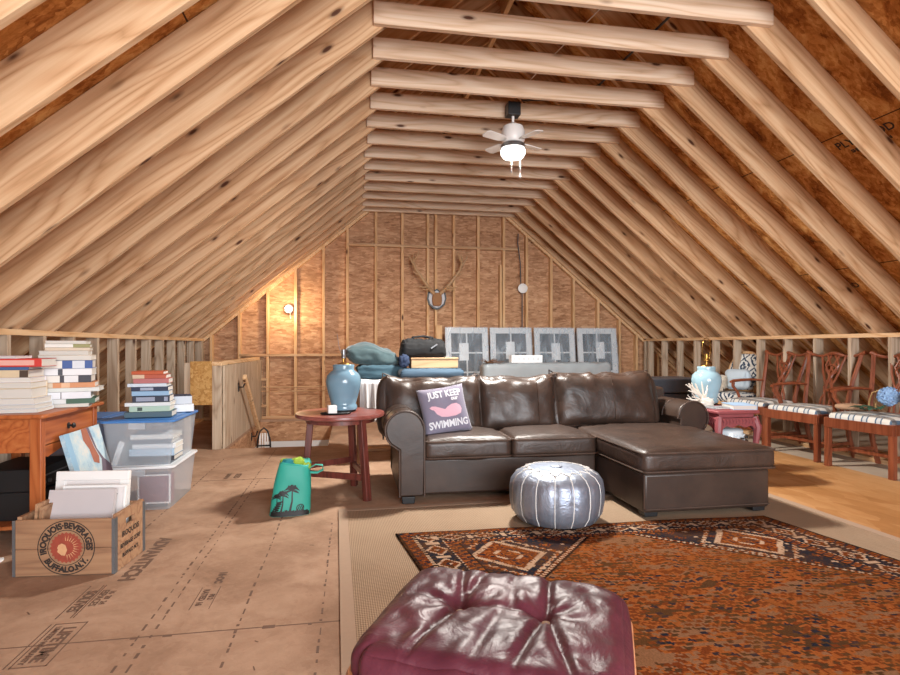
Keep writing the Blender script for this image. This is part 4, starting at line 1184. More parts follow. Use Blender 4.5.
# trunk and candlestick behind the arm
M['trunk'] = plain('black_trunk', '#2b2d33', .45, var=.2, scale=5)
t = thing('trunk', 'black flat-topped trunk behind the sofa arm', 'trunk', (2.98, 5.05, 0))
MB().box(-.33, .33, -.22, .22, 0, .60).build('trunk_body', 'trunk', t, bevel=.008)
MB().box(-.335, .335, -.225, .225, .605, .74).build('lid', 'trunk', t, bevel=.012)
for x in (-.2, .2): MB().box(x-.02, x+.02, -.232, -.224, .56, .66).build('latch', 'metal', t, bevel=.002)
MB().tube([(-.06, -.222, .35), (-.05, -.25, .35), (.05, -.25, .35), (.06, -.222, .35)], .009, 8).build('handle', 'metal', t, smooth=True)
t = thing('candlestick', 'tall brass candlestick between the sofa and the black trunk', 'candlestick', (2.575, 4.74, 0))
b = MB(); b.lathe([(.075, 0), (.08, .008), (.06, .02), (.02, .035), (.012, .06), (.02, .10), (.011, .14), (.010, .40), (.018, .43), (.010, .46), (.010, .60), (.024, .64), (.014, .66), (.030, .675), (.032, .70), (.026, .702)], 24); b.build('stem', 'brass', t, smooth=True)
MB().lathe([(.016, .70), (.018, .715), (.012, .72)], 16).build('candle_cup', 'brass', t, smooth=True)

# ---------------------------------------------------------------- armchairs along the low wall
def stripe():
    t = NT('striped_seat_cloth', .85, .2); v = t.coords((1, 1, 1))
    wv = t.n('ShaderNodeTexWave', wave_type='BANDS', bands_direction='X'); t.set(wv, Scale=2.8, Distortion=0.0); t.l(v, wv.inputs['Vector'])
    w2 = t.n('ShaderNodeTexWave', wave_type='BANDS', bands_direction='Y'); t.set(w2, Scale=2.4, Distortion=0.0); t.l(v, w2.inputs['Vector'])
    a = t.ramp(wv.outputs['Fac'], [(.50, '#d6d3cb'), (.56, '#5f7488'), (.80, '#54687c'), (.86, '#c3c6c6')])
    c = t.mix(t.ramp(w2.outputs['Fac'], [(.62, 0.0), (.68, .65)]), a, lin('#5c5148'))
    t.color(c); return t.m
M['stripe'] = stripe()
def chair():
    o = thing('armchair', 'mahogany armchair with pierced splat, nearest the red carved table', 'chair', (0, 0, 0), 0, 'carved armchairs along the low wall')
    W2, B2, D0, D1 = .29, .215, -.24, .20
    c0 = MB(); c0.cushion(.54, .44, .07, .03, 12, .02, lambda p, u: V(p.x*(1-.16*(u.y+1)/2), p.y, p.z), Matrix.Translation((0, -.02, .435))); c0.build('seat', 'stripe', o, smooth=True, angle=180)
    b = MB(); b.bar((-W2, D0, .385), (W2, D0, .385), .028, .085); b.bar((-B2, D1, .385), (B2, D1, .385), .028, .085)
    b.bar((-W2+.006, D0, .385), (-B2+.004, D1, .385), .028, .085); b.bar((W2-.006, D0, .385), (B2-.004, D1, .385), .028, .085); b.build('seat_rail', 'chair_wood', o, bevel=.003)
    for s_ in (-1, 1):
        MB().bar((s_*(W2-.02), D0+.015, 0), (s_*(W2-.02), D0+.015, .43), .044, .044, up=(0, 1, 0)).build('leg', 'chair_wood', o, bevel=.004)
        b = MB(); b.tube([(s_*B2, D1+.10, 0), (s_*B2, D1+.03, .20), (s_*B2, D1, .40), (s_*(B2+.005), D1+.005, .52), (s_*(B2+.02), D1+.05, .72), (s_*(B2+.045), D1+.10, .90), (s_*(B2+.055), D1+.115, .965)], [.024, .024, .026, .023, .02, .019, .018], 6)
        b.build('back_post', 'chair_wood', o, smooth=True, angle=50)
        # arm: flat rest from the post forward, curling down to the side rail
        b = MB(); b.tube([(s_*(B2+.012), D1+.03, .665), (s_*(W2-.01), D1-.10, .672), (s_*(W2+.012), D1-.22, .665), (s_*(W2+.018), D1-.30, .658), (s_*(W2+.010), D1-.345, .648)], [.016, .019, .021, .023, .019], 8, flat=.75); b.build('arm_rest', 'chair_wood', o, smooth=True)
        b = MB(); b.tube([(s_*(W2+.012), D1-.31, .655), (s_*(W2+.012), D1-.315, .60), (s_*(W2+.004), D1-.26, .53), (s_*(W2-.002), D1-.235, .46), (s_*(W2-.004), D1-.25, .37)], [.019, .017, .015, .017, .02], 8); b.build('arm_support', 'chair_wood', o, smooth=True)
        MB().bar((s_*(W2-.02), D0+.03, .14), (s_*B2, D1+.045, .14), .02, .03).build('stretcher', 'chair_wood', o, bevel=.002)
    MB().bar((-.255, -.02, .14), (.255, -.02, .14), .02, .03).build('stretcher', 'chair_wood', o, bevel=.002)
    cr_ = []
    for k in range(25):
        u = k/12-1; cr_.append((u*.30, D1+.12+.012*abs(u), .962+.016*math.cos(u*PI*2)*(1-abs(u)*.4)+.018*max(0, abs(u)-.85)/.15))
    b = MB(); b.tube(cr_, [.017+.008*math.cos((k/12-1)*PI*1.0)**2 for k in range(25)], 8, flat=.8); b.build('crest_rail', 'chair_wood', o, smooth=True)
    # pierced splat: ribbons that spread from the shoe, cross at the waist and open under the crest
    b = MB()
    def yb(z): return D1+.012+.10*((z-.45)/.5)**1.3
    for s_ in (-1, 1):
        for xs in (((.47, .07), (.53, .062), (.60, .030), (.66, .022), (.72, .055), (.80, .085), (.88, .10), (.955, .125)),
                   ((.47, .025), (.56, .030), (.64, .045), (.72, .018), (.80, -.02), (.87, .02), (.955, .06)),
                   ((.66, .022), (.72, .0), (.80, .03), (.86, .065), (.90, .05), (.955, .02))):
            b.tube([(s_*x, yb(z), z) for z, x in xs], .0105, 6)
    b.tube([(.055*math.cos(a), yb(.82), .82+.05*math.sin(a)) for a in [2*PI*k/16 for k in range(16)]], .008, 6, closed=True)
    b.tube([(-.08, yb(.47), .465), (.08, yb(.47), .465)], .016, 6); b.build('splat', 'chair_wood', o, smooth=True)
    return o
ch = chair()
CX = 4.355
ch.location = (CX, 5.36, 0); ch.rotation_euler = (0, 0, R(-86))
dup(ch, (CX-.02, 4.71, 0), R(-83), 'mahogany armchair with pierced splat and empty striped seat, middle of the row of three')
dup(ch, (CX+.01, 4.02, 0), R(-83), 'mahogany armchair with a blue flower lying on its striped seat')

# blue hydrangea and a tan cloth on the last chair
M['petal'] = plain('blue_petals', '#8fb4dc', .7, var=.25, scale=60)
M['leaf'] = plain('dark_green_leaf', '#2f5a46', .6, var=.2)
fl = thing('hydrangea', 'blue artificial hydrangea with green leaves on the striped chair seat', 'flower', (4.33, 3.97, .502))
r2 = random.Random(5)
b = MB()
HC = V(-.02, -.09, .135)
for k in range(110):
    z = 1-2*(k+.5)/110; a = k*2.39996; r_ = math.sqrt(1-z*z); n_ = V(r_*math.cos(a), r_*math.sin(a), z); c = HC + n_*(.068+r2.uniform(-.008, .006))
    u_ = n_.orthogonal().normalized(); w2 = n_.cross(u_)
    for q in range(4):
        th = q*PI/2+k; d = (u_*math.cos(th)+w2*math.sin(th)); e_ = n_.cross(d)
        b._add([c, c+d*.012+e_*.009+n_*.005, c+d*.021+n_*.008, c+d*.012-e_*.009+n_*.005], [(0, 1, 2, 3)])
b.cushion(.10, .10, .10, .049, 6, 0, None, Matrix.Translation(HC))
b.build('blossom', 'petal', fl, smooth=True, angle=180)
b = MB(); b.tube([(-.02, -.08, .075), (-.02, .0, .03), (-.03, .12, .010), (-.05, .2, .014)], .005, 6); b.build('stem', 'leaf', fl, smooth=True)
for k, (x, y, z, rz, l_) in enumerate(((-.03, .04, .02, 100, .13), (-.04, .02, .03, 160, .11), (.0, .0, .02, 40, .12), (-.06, -.02, .02, 200, .13), (-.05, .10, .015, 120, .12))):
    c_, s_ = math.cos(R(rz)), math.sin(R(rz)); b = MB()
    def lf(a, c): 
        t_ = a*l_; w_ = .033*math.sin(PI*min(1, a*1.02+.001))**.8*(2*c-1)
        return V(x+c_*t_-s_*w_, y+s_*t_+c_*w_, z+.03*a*(1-a)*2+.25*abs(w_))
    o = b.grid(lf, 8, 4).build('leaf', 'leaf', fl, smooth=True, angle=180); o.modifiers.new('body', 'SOLIDIFY').thickness = .0015
t = tag(MB().cushion(.16, .20, .035, .015, 12, .01, lambda p, u: V(p.x*(1+.2*nz(u.y*2, 1, 1)), p.y, p.z*(1+.3*nz(u.x*3, u.y*3, 0))+.006*nz(u.x*5, u.y*5, 2))).build('folded_cloth', plain('tan_suede', '#a9876b', .9, var=.15), smooth=True, angle=180, loc=(4.32, 4.24, .516), rot=(0, 0, R(20))), 'tan folded cloth on the striped seat beside the blue hydrangea', 'cloth')
tag(MB().tube([(0, 0, 0), (.04, .03, .06), (.07, .02, .12), (.05, .0, .17), (.0, .03, .14), (-.02, .04, .06), (-.01, .05, 0)], .007, 6).build('dried_vine', plain('dry_tan_stem', '#b59a6a', .8), smooth=True, loc=(4.42, 4.10, .505)), 'dry tan vine loop on the chair seat behind the blue hydrangea', 'vine')

# small ikat chair beyond
def ikat():
    t = NT('ikat_cloth', .85, .2); v = t.coords((1, 1, 1), rot=(0, 0, 0))
    sx = t.n('ShaderNodeSeparateXYZ'); n_ = t.n('ShaderNodeTexNoise'); t.set(n_, Scale=18.0, Detail=3.0); t.l(v, n_.inputs['Vector'])
    t.l(v, sx.inputs[0])
    wob = t.math('MULTIPLY', t.math('SUBTRACT', n_.outputs['Fac'], .5), .12)
    ax = t.math('ABSOLUTE', t.math('SUBTRACT', t.math('PINGPONG', t.math('ADD', sx.outputs[0], .14), .14), .14))
    az = t.math('PINGPONG', t.math('ADD', sx.outputs[2], .0), .10)
    d = t.math('ADD', t.math('ADD', t.math('MULTIPLY', ax, 1.3), az), wob)
    f = t.math('PINGPONG', d, .075)
    t.color(t.ramp(t.math('MULTIPLY', f, 13.3), [(.30, '#dcdcd6'), (.42, '#33475f'), (.7, '#2c3d55'), (.8, '#d5d6d2')])); return t.m
M['ikat'] = ikat()
ic = thing('upholstered_chair', 'small wood-framed chair with blue and white ikat back behind the pale lamp', 'chair', (4.50, 6.06, 0), R(-72))
mt = Matrix.Translation((0, .20, .50)) @ Matrix.Rotation(R(-14), 4, 'X')
oval = [(.205*math.cos(2*PI*k/36)*(1 if math.sin(2*PI*k/36) > 0 else .9), .24+.245*math.sin(2*PI*k/36)) for k in range(36)]
b = MB(); b.tube([mt @ V(x, 0, z) for x, z in oval], .020, 8, closed=True); b.build('back_frame', 'pine_z', ic, smooth=True)
b = MB(); b.cushion(.37, .06, .45, .028, 16, 0, lambda p, u: V(p.x*math.sqrt(max(.05, 1-.62*u.z*u.z)), p.y, p.z), mt @ Matrix.Translation((0, -.005, .24)), side=.015); b.build('back_panel', 'ikat', ic, smooth=True, angle=180)
MB().cushion(.48, .46, .10, .04, 12, .02, None, Matrix.Translation((0, -.02, .44))).build('seat', 'ikat', ic, smooth=True, angle=180)
b = MB(); b.box(-.24, .24, -.25, .21, .34, .40); b.build('seat_rail', 'pine_z', ic, bevel=.006)
for x, y in ((-.21, -.22), (.21, -.22), (-.20, .19), (.20, .19)): MB().tube([(x, y, .36), (x, y, .30), (x, y*1.02, 0)], [.026, .026, .015], 10).build('leg', 'pine_z', ic, smooth=True)
for x in (-.16, .16): MB().bar(mt @ V(x, 0, .08), (x, .19, .36), .03, .03, up=(0, 1, 0)).build('back_post', 'pine_z', ic)
tag(MB().cushion(.26, .11, .24, .05, 12, 0, lambda p, u: p*(1+.06*nz(u.x*2, u.y*2, u.z*2)), side=.02).build('lumbar_pillow', plain('pale_blue_linen', '#b4c3cd', .9, var=.06), smooth=True, angle=180, loc=(4.50, 5.95, .655), rot=(R(-8), 0, R(-62))), 'small pale blue pillow on the ikat chair seat', 'pillow')
M['throw'] = plain('cream_knit', '#cdc4b4', .95, var=.2, scale=70)
t = thing('throw_blanket', 'cream fringed throw bunched on the seat of the ikat chair', 'blanket', (4.34, 6.07, .512), R(-66))
MB().cushion(.20, .12, .16, .05, 18, 0, lambda p, u: p+V(.018*nz(u.x*3, u.y*3, u.z*5), .018*nz(u.x*4, u.z*5, 7), .02*nz(u.y*3, u.x*3, 2)), Matrix.Translation((0, 0, .105))).build('knit_body', 'throw', t, smooth=True, angle=180)
b = MB()
for k in range(16): b.tube([(-.09+.012*k, -.058, .06), (-.092+.012*k, -.072, .03), (-.09+.012*k+.006*nz(k, 1, 1), -.078, .004)], .004, 5)
o = b.build('fringe', 'throw', t, smooth=True); o['kind'] = 'stuff'

# loose timber and junk behind the low wall on the chair side
for k, (x, y, l_, rz, lab) in enumerate(((4.95, 4.9, 1.2, 86, 'grey offcut board lying behind the studs beyond the middle armchair'), (5.25, 3.9, .9, 93, 'short pale board lying behind the studs beyond the flower chair'), (4.95, 6.3, 1.4, 92, 'long board lying behind the studs past the ikat chair'))):
    tag(MB().box(-l_/2, l_/2, -.07, .07, 0, .038).build('offcut_board', 'pine', loc=(x, y, .001), rot=(0, 0, R(rz))), lab, 'board', 'offcut boards behind the low wall')
t = thing('clear_tote', 'translucent pale tote of bedding behind the studs near the flower chair', 'bin', (5.02, 4.0, .001))
MB().box(-.15, .15, -.25, .25, 0, .20).build('tub', plain('pale_tote', '#b9c3ca', .5, var=.1), t, bevel=.02)
MB().box(-.16, .16, -.26, .26, .20, .225).build('lid', 'whitelid', t, bevel=.005)

# ---------------------------------------------------------------- behind the sofa
M['teal_blanket'] = plain('grey_teal_wool', '#3f5357', .95, var=.2, scale=30, sheen=.3)
M['teal_blanket2'] = plain('teal_cotton', '#37525f', .95, var=.15, scale=20)
M['oak'] = lumber('old_table_wood', [(0.2, '#5a3a22'), (0.5, '#7a5434'), (0.85, '#926a46')], 'Z', False, .5)
wt = thing('work_table', 'brown wooden table behind the sofa under folded bedding', 'table', (.54, 5.30, 0))
MB().box(-.52, .52, -.32, .32, .705, .735).build('table_top', 'oak', wt, bevel=.004)
for x in (-.47, .47):
    for y in (-.27, .27): MB().bar((x, y, 0), (x, y, .705), .05, .05, up=(0, 1, 0)).build('leg', 'oak', wt, bevel=.004)
b = MB(); b.box(-.45, .45, -.285, -.265, .61, .705); b.box(-.45, .45, .265, .285, .61, .705); b.box(-.49, -.47, -.25, .25, .61, .705); b.box(.47, .49, -.25, .25, .61, .705); b.build('apron', 'oak', wt)
# cloth over the front edge
def sheet(a, c):
    x = .07+.25*a
    fold = .010*math.sin(a*21)+.006*math.sin(a*47+1)
    s_ = c*.66
    if s_ < .30: return V(x, 5.27-s_, .742+.004*math.sin(a*9))
    q = s_-.30
    return V(x+.02*q*math.sin(a*5), 4.962+fold*min(1, q*8)-.02*q, .742-q)
o = tag(MB().grid(sheet, 40, 30).build('white_sheet', plain('white_cotton', '#d5d6d8', .95, var=.05), smooth=True, angle=180), 'white sheet hanging over the front edge of the table behind the lamp', 'sheet')
o.modifiers.new('cloth', 'SOLIDIFY').thickness = .004
def heap(nm, mt, c, s3, lab, cat, sd, amp=.12):
    def fn(p, u): return p*(1+amp*nz(u.x*1.6+sd, u.y*1.6, u.z*1.6)) + V(0, 0, .010*nz(u.x*5+sd, u.y*5, 3))
    return tag(MB().cushion(s3[0], s3[1], s3[2], min(s3)*.42, 20, 0, fn).build(nm, mt, smooth=True, angle=180, loc=c), lab, cat)
heap('folded_quilt', 'teal_blanket2', (.27, 5.38, .806), (.46, .40, .13), 'teal folded quilt lying under the grey-green blanket behind the sofa', 'quilt', 3)
def mound(p, u): return V(p.x+.03*nz(u.z*1.5, u.y*1.5, 6), p.y+.02*nz(u.x*3, u.z*1, 2), p.z*(1-.45*abs(u.x)**2)+.04*nz(u.x*1.5+4, u.y*1.5, 0)+.008*nz(u.x*5, u.y*5, 1)-.04*(u.x > .3)*(u.x-.3))
tag(MB().cushion(.50, .40, .17, .07, 22, .02, mound).build('wool_blanket', 'teal_blanket', smooth=True, angle=180, loc=(.19, 5.42, .955), rot=(0, R(6), R(4))), 'grey-green blanket heaped on top of the teal quilt', 'blanket')
fp = thing('foam_pad', 'blue folded pad on the table behind the sofa under a wooden box', 'pad', (.73, 5.24, .736))
MB().cushion(.60, .34, .10, .045, 14, .005, lambda p, u: p*(1+.02*nz(u.x*3, u.y*3, u.z*3)), Matrix.Translation((0, 0, .052))).build('pad_roll', plain('blue_pad', '#3c5468', .8, var=.1), fp, smooth=True, angle=180)
MB().lathe([(.03, 0), (.034, .008), (.02, .01)], 16).build('end_cap', 'black', fp, loc=(-.285, -.13, .07), rot=(R(90), 0, 0))
wb = thing('wooden_box', 'pale flat wooden box on the blue pad behind the sofa', 'box', (.76, 5.28, .845))
MB().box(-.22, .22, -.12, .12, 0, .082).build('box_body', lumber('pale_box_wood', [(0.2, '#a98a66'), (0.5, '#c4a57f'), (0.85, '#d3b892')], 'X', False), wb, bevel=.004)
MB().box(-.225, .225, -.125, .125, .083, .096).build('lid', 'pine', wb, bevel=.003)
M['navybag'] = plain('black_navy_nylon', '#090a0e', .85, var=.25, scale=12)
db = thing('duffel_bag', 'black duffel bag on the pale wooden box behind the sofa', 'bag', (.66, 5.28, .942), R(3))
def duf(p, u): return V(p.x*(1-.08*u.z), p.y*(1-.25*max(0, u.z)), p.z*(1+.10*abs(u.x)**3)+.016*nz(u.x*4, u.y*3, u.z*2)+.012*nz(u.x*9, 2, u.z*4))
MB().cushion(.42, .22, .17, .05, 22, 0, duf, Matrix.Translation((0, 0, .085))).build('bag_body', 'navybag', db, smooth=True, angle=180)
for s_ in (-1, 1): MB().tube([(-.10, s_*.06, .15), (-.09, s_*.05, .19), (0, s_*.045, .20), (.09, s_*.05, .185), (.10, s_*.06, .15)], .010, 8, flat=.4).build('handle', 'navybag', db, smooth=True)
MB().bar((.06, -.117, .085), (.12, -.112, .125), .006, .012).build('zip_pull', 'metal', db)
t = tag(MB().cushion(.10, .16, .12, .045, 14, 0, lambda p, u: p*(1+.15*nz(u.x*2, u.y*2, u.z*2+4))).build('navy_jacket', plain('navy_cloth', '#26344f', .9, var=.2), smooth=True, angle=180, loc=(.475, 5.20, .912)), 'dark navy cloth bundle beside the black bag behind the sofa', 'cloth')
tag(MB().box(-.15, .15, -.06, .06, 0, .022).build('plank_offcut', 'pine', loc=(.28, 5.70, .001), rot=(0, 0, R(2))), 'pale plank lying on the floor beyond the round table', 'board')

# wrapped sashes against the far gable
t = NT('plastic_wrap', .25, .6); v = t.coords((2.2, 1, .7), rand=7); f = t.noise(v, 3.5, 4, .6, .8); t.color(lin('#c6d5e2'))
t.l(t.ramp(f, [(.35, .22), (.55, .36), (.75, .70)]), t.b.inputs['Alpha']); t.bump(f, .35, .02); M['wrap'] = t.m
t = NT('window_glass', .06, .6); t.color(lin('#1e2a33')); M['pane'] = t.m
M['sash'] = plain('white_sash', '#d8dcde', .5, var=.04)
M['label'] = plain('paper_label', '#e4e8ea', .6, var=.03)
SASH = []
def sash(i, x, lab):
    o = thing('window_sash', lab, 'window sash', (x, 8.03, 0), 0, 'plastic-wrapped window sashes against the far gable')
    mt = Matrix.Rotation(R(-7), 4, 'X'); w_, h_, fr = .64, 1.33, .085
    b = MB()
    for x0, x1, z0, z1 in ((-w_/2, w_/2, 0, fr), (-w_/2, w_/2, h_-fr, h_), (-w_/2, -w_/2+fr, fr, h_-fr), (w_/2-fr, w_/2, fr, h_-fr)): b.box(x0, x1, -.02, .02, z0, z1, mat=mt)
    b.build('frame', 'sash', o, bevel=.003)
    b = MB(); b.box(-.011, .011, -.012, .012, fr, h_-fr, mat=mt)
    for k in (1, 2, 3): z = fr+(h_-2*fr)*k/4; b.box(-w_/2+fr, w_/2-fr, -.011, .011, z-.011, z+.011, mat=mt)
    b.build('muntin', 'sash', o)
    b = MB(); b.box(-w_/2+fr, w_/2-fr, -.004, .004, fr, h_-fr, mat=mt); b.build('glass', 'pane', o)
    b = MB(); z = .97+.02*(i % 2); b.box(-.07+.03*(i-1.5), .07+.03*(i-1.5), -.0150, -.0135, z-.13, z+.13, mat=mt); b.build('sticker', 'label', o)
    b = MB()
    def wf(a, c): return mt @ V((a-.5)*(w_+.02), -.030-.012*max(0, nz(a*3+i*5, c*6, 1))-.006*nz(a*9+i, c*16, 2), c*(h_+.01))
    b.grid(wf, 20, 40); b.build('plastic_cover', 'wrap', o, smooth=True, angle=180)
    return o
for i, (x, lab) in enumerate(((1.68, 'plastic-wrapped white window sash against the gable, nearest the antlers'), (2.36, 'second plastic-wrapped window sash from the antlers'), (3.05, 'third plastic-wrapped window sash from the antlers, behind the white box'), (3.74, 'last plastic-wrapped window sash, farthest from the antlers'))): sash(i, x, lab)
tag(MB().box(-.045, .045, -.02, .02, 0, 1.36).build('casing_board', 'pine_z', loc=(1.29, 8.30, .001), rot=(R(-2), 0, 0)), 'upright pine board leaning on the gable beside the wrapped sashes', 'board')
gw = thing('wrapped_bundle', 'long grey plastic-wrapped bundle standing behind the sofa before the sashes', 'bundle', (2.52, 7.05, 0))
MB().cushion(1.75, .26, .83, .06, 24, 0, lambda p, u: p+V(0, .012*nz(u.x*9, 1, u.z*3), .015*nz(u.x*7, u.y*2, 1)), Matrix.Translation((0, 0, .415))).build('bundle_body', plain('grey_wrap', '#8f979c', .4, var=.15, scale=6), gw, smooth=True, angle=180)
for x in (-.5, .45): MB().tube(ring_rect(x-.02, x+.02, -.138, .138, .42, .01, 2), .004, 5, closed=True).build('tape_band', 'whitelid', gw)
t = thing('white_box', 'flat white printed box on the grey bundle before the sashes', 'box', (2.23, 7.02, .832), R(2))
MB().box(-.21, .21, -.06, .06, 0, .098).build('carton', 'label', t, bevel=.004)
pg = plain('pale_grey_print', '#c3cbd0', .7)
for k in range(6): MB().box(-.19+.065*k, -.16+.065*k, -.0612, -.0602, .03, .07).build('printed_mark', pg, t)
t = thing('dry_branches', 'brown dry branches lying on the end of the grey bundle', 'branches', (1.74, 6.98, .80))
b = MB(); r2 = random.Random(11)
for k in range(9):
    a = r2.uniform(-.5, .5); x = r2.uniform(-.08, .04); pts = [(x, r2.uniform(-.05, .05), .035)]
    for q in range(3): pts.append((pts[-1][0]+r2.uniform(.02, .07)*(1 if k % 3 else -1), pts[-1][1]+r2.uniform(-.03, .03), max(.03, pts[-1][2]+r2.uniform(-.01, .03))))
    b.tube(pts, [.008, .007, .005, .003], 5)
b.build('twigs', plain('brown_bark', '#5a3d2a', .9, var=.2), t, smooth=True)

# ---------------------------------------------------------------- on the far gable
M['antler'] = plain('antler_bone', '#b08d68', .6, var=.25, scale=14)
an = thing('antler_mount', 'pair of elk antlers on a dark-rimmed pale shield on the far gable', 'antlers', (1.26, YG-.004, 1.76))
sh = [(-.10, .15), (-.05, .12), (0, .155), (.05, .12), (.10, .15), (.135, .09), (.15, .0), (.12, -.09), (.05, -.15), (0, -.165), (-.05, -.15), (-.12, -.09), (-.15, 0), (-.135, .09)]
MB().prism(sh, -.022, 0, 'Y').build('plaque', 'black', an, bevel=.003)
MB().prism([(x*.82, z*.82) for x, z in sh], -.028, -.021, 'Y').build('pale_shield', plain('pale_shield', '#b9b9bd', .5), an)
b = MB(); b.cushion(.15, .06, .20, .028, 10, 0, lambda p, u: V(p.x*(1-.25*u.z**2), p.y, p.z), Matrix.Translation((0, -.055, -.01))); b.build('hide_pad', plain('brown_hide', '#9a6f4c', .9, var=.2), an, smooth=True, angle=180)
for s_ in (-1, 1):
    b = MB(); b.tube([(s_*.05, -.06, .08), (s_*.12, -.10, .14), (s_*.22, -.14, .27), (s_*.33, -.15, .42), (s_*.37, -.13, .56), (s_*.36, -.10, .66)], [.030, .028, .025, .021, .016, .006], 8)
    for p, q in (((.12, .14), (.24, .10)), ((.14, .17), (.30, .14)), ((.27, .34), (.38, .36)), ((.34, .46), (.44, .60)), ((.36, .54), (.29, .66))):
        b.tube([(s_*p[0], -.12, p[1]), (s_*(p[0]+q[0])/2, -.17, (p[1]+q[1])/2+.0), (s_*q[0], -.17, q[1]+.03)], [.019, .014, .005], 6)
    b.build('antler', 'antler', an, smooth=True)
jb = thing('junction_box', 'round white-covered junction box on a stud right of the antlers', 'junction box', (2.60, YG-.002, 1.94))
b = MB(); b.lathe([(.065, 0), (.065, .045), (.05, .05)], 24); b.build('box_shell', 'metal', jb, smooth=True, rot=(R(90), 0, 0))
b = MB(); b.lathe([(.075, .05), (.075, .056), (.06, .062), (.02, .064)], 28); b.build('cover_plate', 'white', jb, smooth=True, rot=(R(90), 0, 0))
b = MB(); b.tube([(-.02, -.015, .06), (-.03, -.012, .4), (-.07, -.012, .7), (-.06, -.01, .85)], .009, 6); b.tube([(0, -.015, -.06), (.0, -.012, -.5), (.005, -.012, -1.0)], .009, 6); b.build('cable', 'cable', jb, smooth=True)
bl = thing('wall_bulb', 'lit bare bulb in a porcelain lampholder on the far gable by the stair', 'light', (-.90, YG-.002, 1.585))
b = MB(); b.lathe([(.06, 0), (.062, .02), (.045, .04), (.03, .06), (.02, .062)], 24); b.build('lampholder', 'porcelain', bl, smooth=True, rot=(R(90), 0, 0))
e_ = bpy.data.materials.new('lit_bulb'); e_.use_nodes = True; q = e_.node_tree.nodes['Principled BSDF']; q.inputs['Emission Color'].default_value = (1, .86, .62, 1); q.inputs['Emission Strength'].default_value = 9; M['lit'] = e_
b = MB(); b.lathe([(.012, .06), (.016, .075), (.030, .10), (.033, .118), (.026, .14), (.012, .15), (.003, .152)], 24); b.build('bulb', 'lit', bl, smooth=True, rot=(R(90), 0, 0))
b = MB(); b.tube([(.03, -.03, -.04), (.03, -.035, -.12)], .0015, 5); b.lathe([(.004, -.14), (.005, -.13), (.002, -.12)], 8, (.03, -.035, 0)); b.build('pull_cord', 'white', bl)
for z, lab in ((.46, 'upper of two thin cables strung across the studs by the stair'), (.40, 'lower of two thin cables strung across the studs by the stair')):
    tag(MB().tube([(-1.28, YG-.012, z), (-.9, YG-.012, z-.004), (-.55, YG-.012, z+.002), (-.12, YG-.012, z)], .008, 6).build('cable', 'pine', smooth=True), lab, 'cable')
# stair handrail and the arched rack in the stair
hr = thing('handrail', 'wooden handrail on a black bracket sloping down along the stair half wall', 'handrail', (OX0+.0025, 6.67, .70))
b = MB(); b.bar((.075, 0, 0), (.075, 1.5, -1.155), .042, .065); b.build('rail', 'pine_y', hr, bevel=.006)
b = MB(); b.tube([(.0, .05, -.12), (.05, .05, -.12), (.075, .05, -.07)], .008, 8); b.box(0, .006, .02, .08, -.17, -.07); b.build('bracket', 'black', hr)
b = MB(); b.tube([(0, .9, -.82), (.05, .9, -.82), (.075, .9, -.75)], .008, 8); b.box(0, .006, .87, .93, -.87, -.77); b.build('bracket', 'black', hr)
ar = thing('arched_rack', 'arched dark-framed rack with white slats standing in the stair opening', 'rack', (-1.085, 7.30, -.985))
b = MB(); b.tube([(-.075, 0, 0), (-.085, 0, .55), (-.075, 0, .85), (-.045, 0, .97), (0, 0, 1.01), (.045, 0, .97), (.075, 0, .85), (.085, 0, .55), (.075, 0, 0)], .011, 8); b.build('frame', 'black', ar, smooth=True)
for x in (-.045, -.015, .015, .045): MB().box(x-.009, x+.009, -.006, .006, .02, .945).build('slat', 'white', ar)
MB().box(-.078, .078, -.009, .009, .78, .80).build('crossbar', 'black', ar)

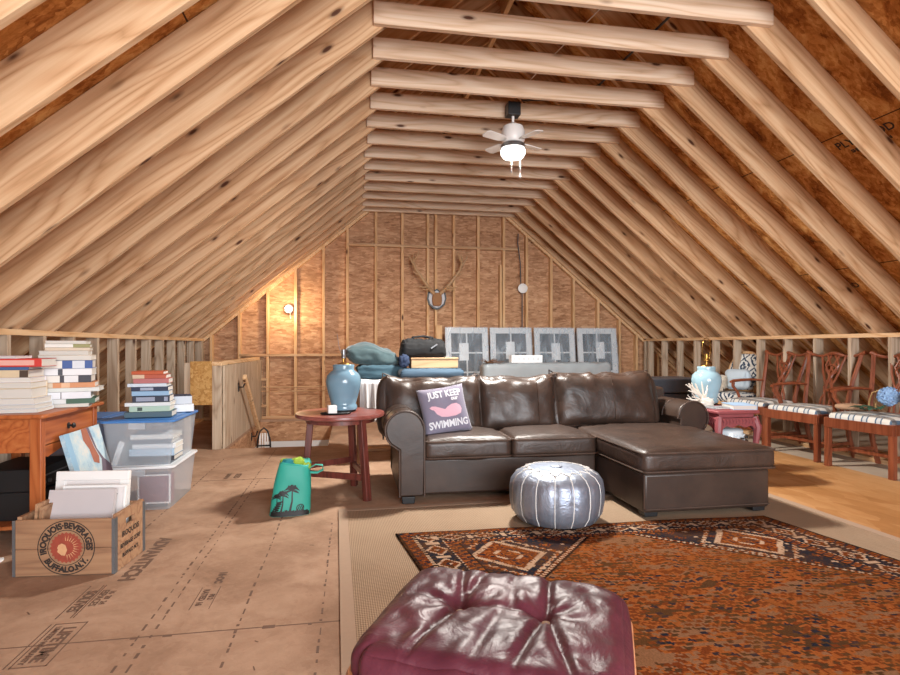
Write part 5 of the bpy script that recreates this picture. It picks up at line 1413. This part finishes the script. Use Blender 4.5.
# ---------------------------------------------------------------- ceiling fan, cables
fn_ = thing('ceiling_fan', 'small white ceiling fan with a lit bowl and two pull chains under the ties', 'ceiling fan', (1.355, 4.62, 3.03))
M['fan'] = plain('fan_white', '#e3e0dc', .4, var=.03)
MB().box(-.055, .055, -.05, .05, -.02, .09).build('mount_box', 'black', fn_, bevel=.004)
MB().lathe([(.012, -.10), (.012, -.02)], 12).build('downrod', 'fan', fn_, smooth=True)
MB().lathe([(.03, -.08), (.085, -.11), (.10, -.15), (.10, -.225), (.085, -.25), (.03, -.26)], 32).build('motor_housing', 'fan', fn_, smooth=True)
MB().lathe([(.10, -.262), (.105, -.275), (.105, -.295), (.03, -.30)], 32).build('light_collar', 'metal', fn_, smooth=True)
e_ = bpy.data.materials.new('lit_bowl'); e_.use_nodes = True; q = e_.node_tree.nodes['Principled BSDF']; q.inputs['Emission Color'].default_value = (1, .96, .88, 1); q.inputs['Emission Strength'].default_value = 3.2; M['bowl'] = e_
MB().lathe([(.10, -.298), (.107, -.315), (.104, -.345), (.085, -.372), (.04, -.38), (.01, -.381)], 32).build('light_bowl', 'bowl', fn_, smooth=True)
for k in range(4):
    a = R(28+90*k); c_, s_ = math.cos(a), math.sin(a)
    b = MB(); mt = Matrix.Rotation(a, 4, 'Z') @ Matrix.Translation((0, 0, -.235)) @ Matrix.Rotation(R(10), 4, 'X')
    b.prism([(.09, -.02), (.14, -.045), (.30, -.05), (.32, -.03), (.32, .03), (.30, .05), (.14, .045), (.09, .02)], -.004, .004, 'Z', mat=mt); b.build('blade', 'fan', fn_, bevel=.002)
for x, l_ in ((-.045, .14), (.03, .18)):
    b = MB(); b.tube([(x, -.10, -.30), (x, -.112, -.33), (x, -.112, -.37-l_)],   .0011, 5); b.lathe([(.002, -.40-l_), (.006, -.385-l_), (.003, -.37-l_)], 8, (x, -.112, 0)); b.build('pull_chain', 'metal', fn_)
def tie_top(k): return TIEZ+.14
tag(MB().tube([(2.02, 2.6, 3.19), (2.03, 3.3, 3.185), (2.00, 3.9, 3.185), (1.99, 4.3, 3.183), (1.8, 4.6, 3.185), (1.45, 4.69, 3.185)], .009, 6).build('electric_cable', 'black', smooth=True), 'black electric cable running over the collar ties to the fan', 'cable')
tag(MB().tube([(1.78, 2.9, 3.36), (1.62, 3.4, 3.27), (1.45, 4.0, 3.19), (1.40, 4.45, 3.19)], .0035, 6).build('nylon_cord', 'white', smooth=True), 'thin white cord slanting between the collar ties', 'cord')
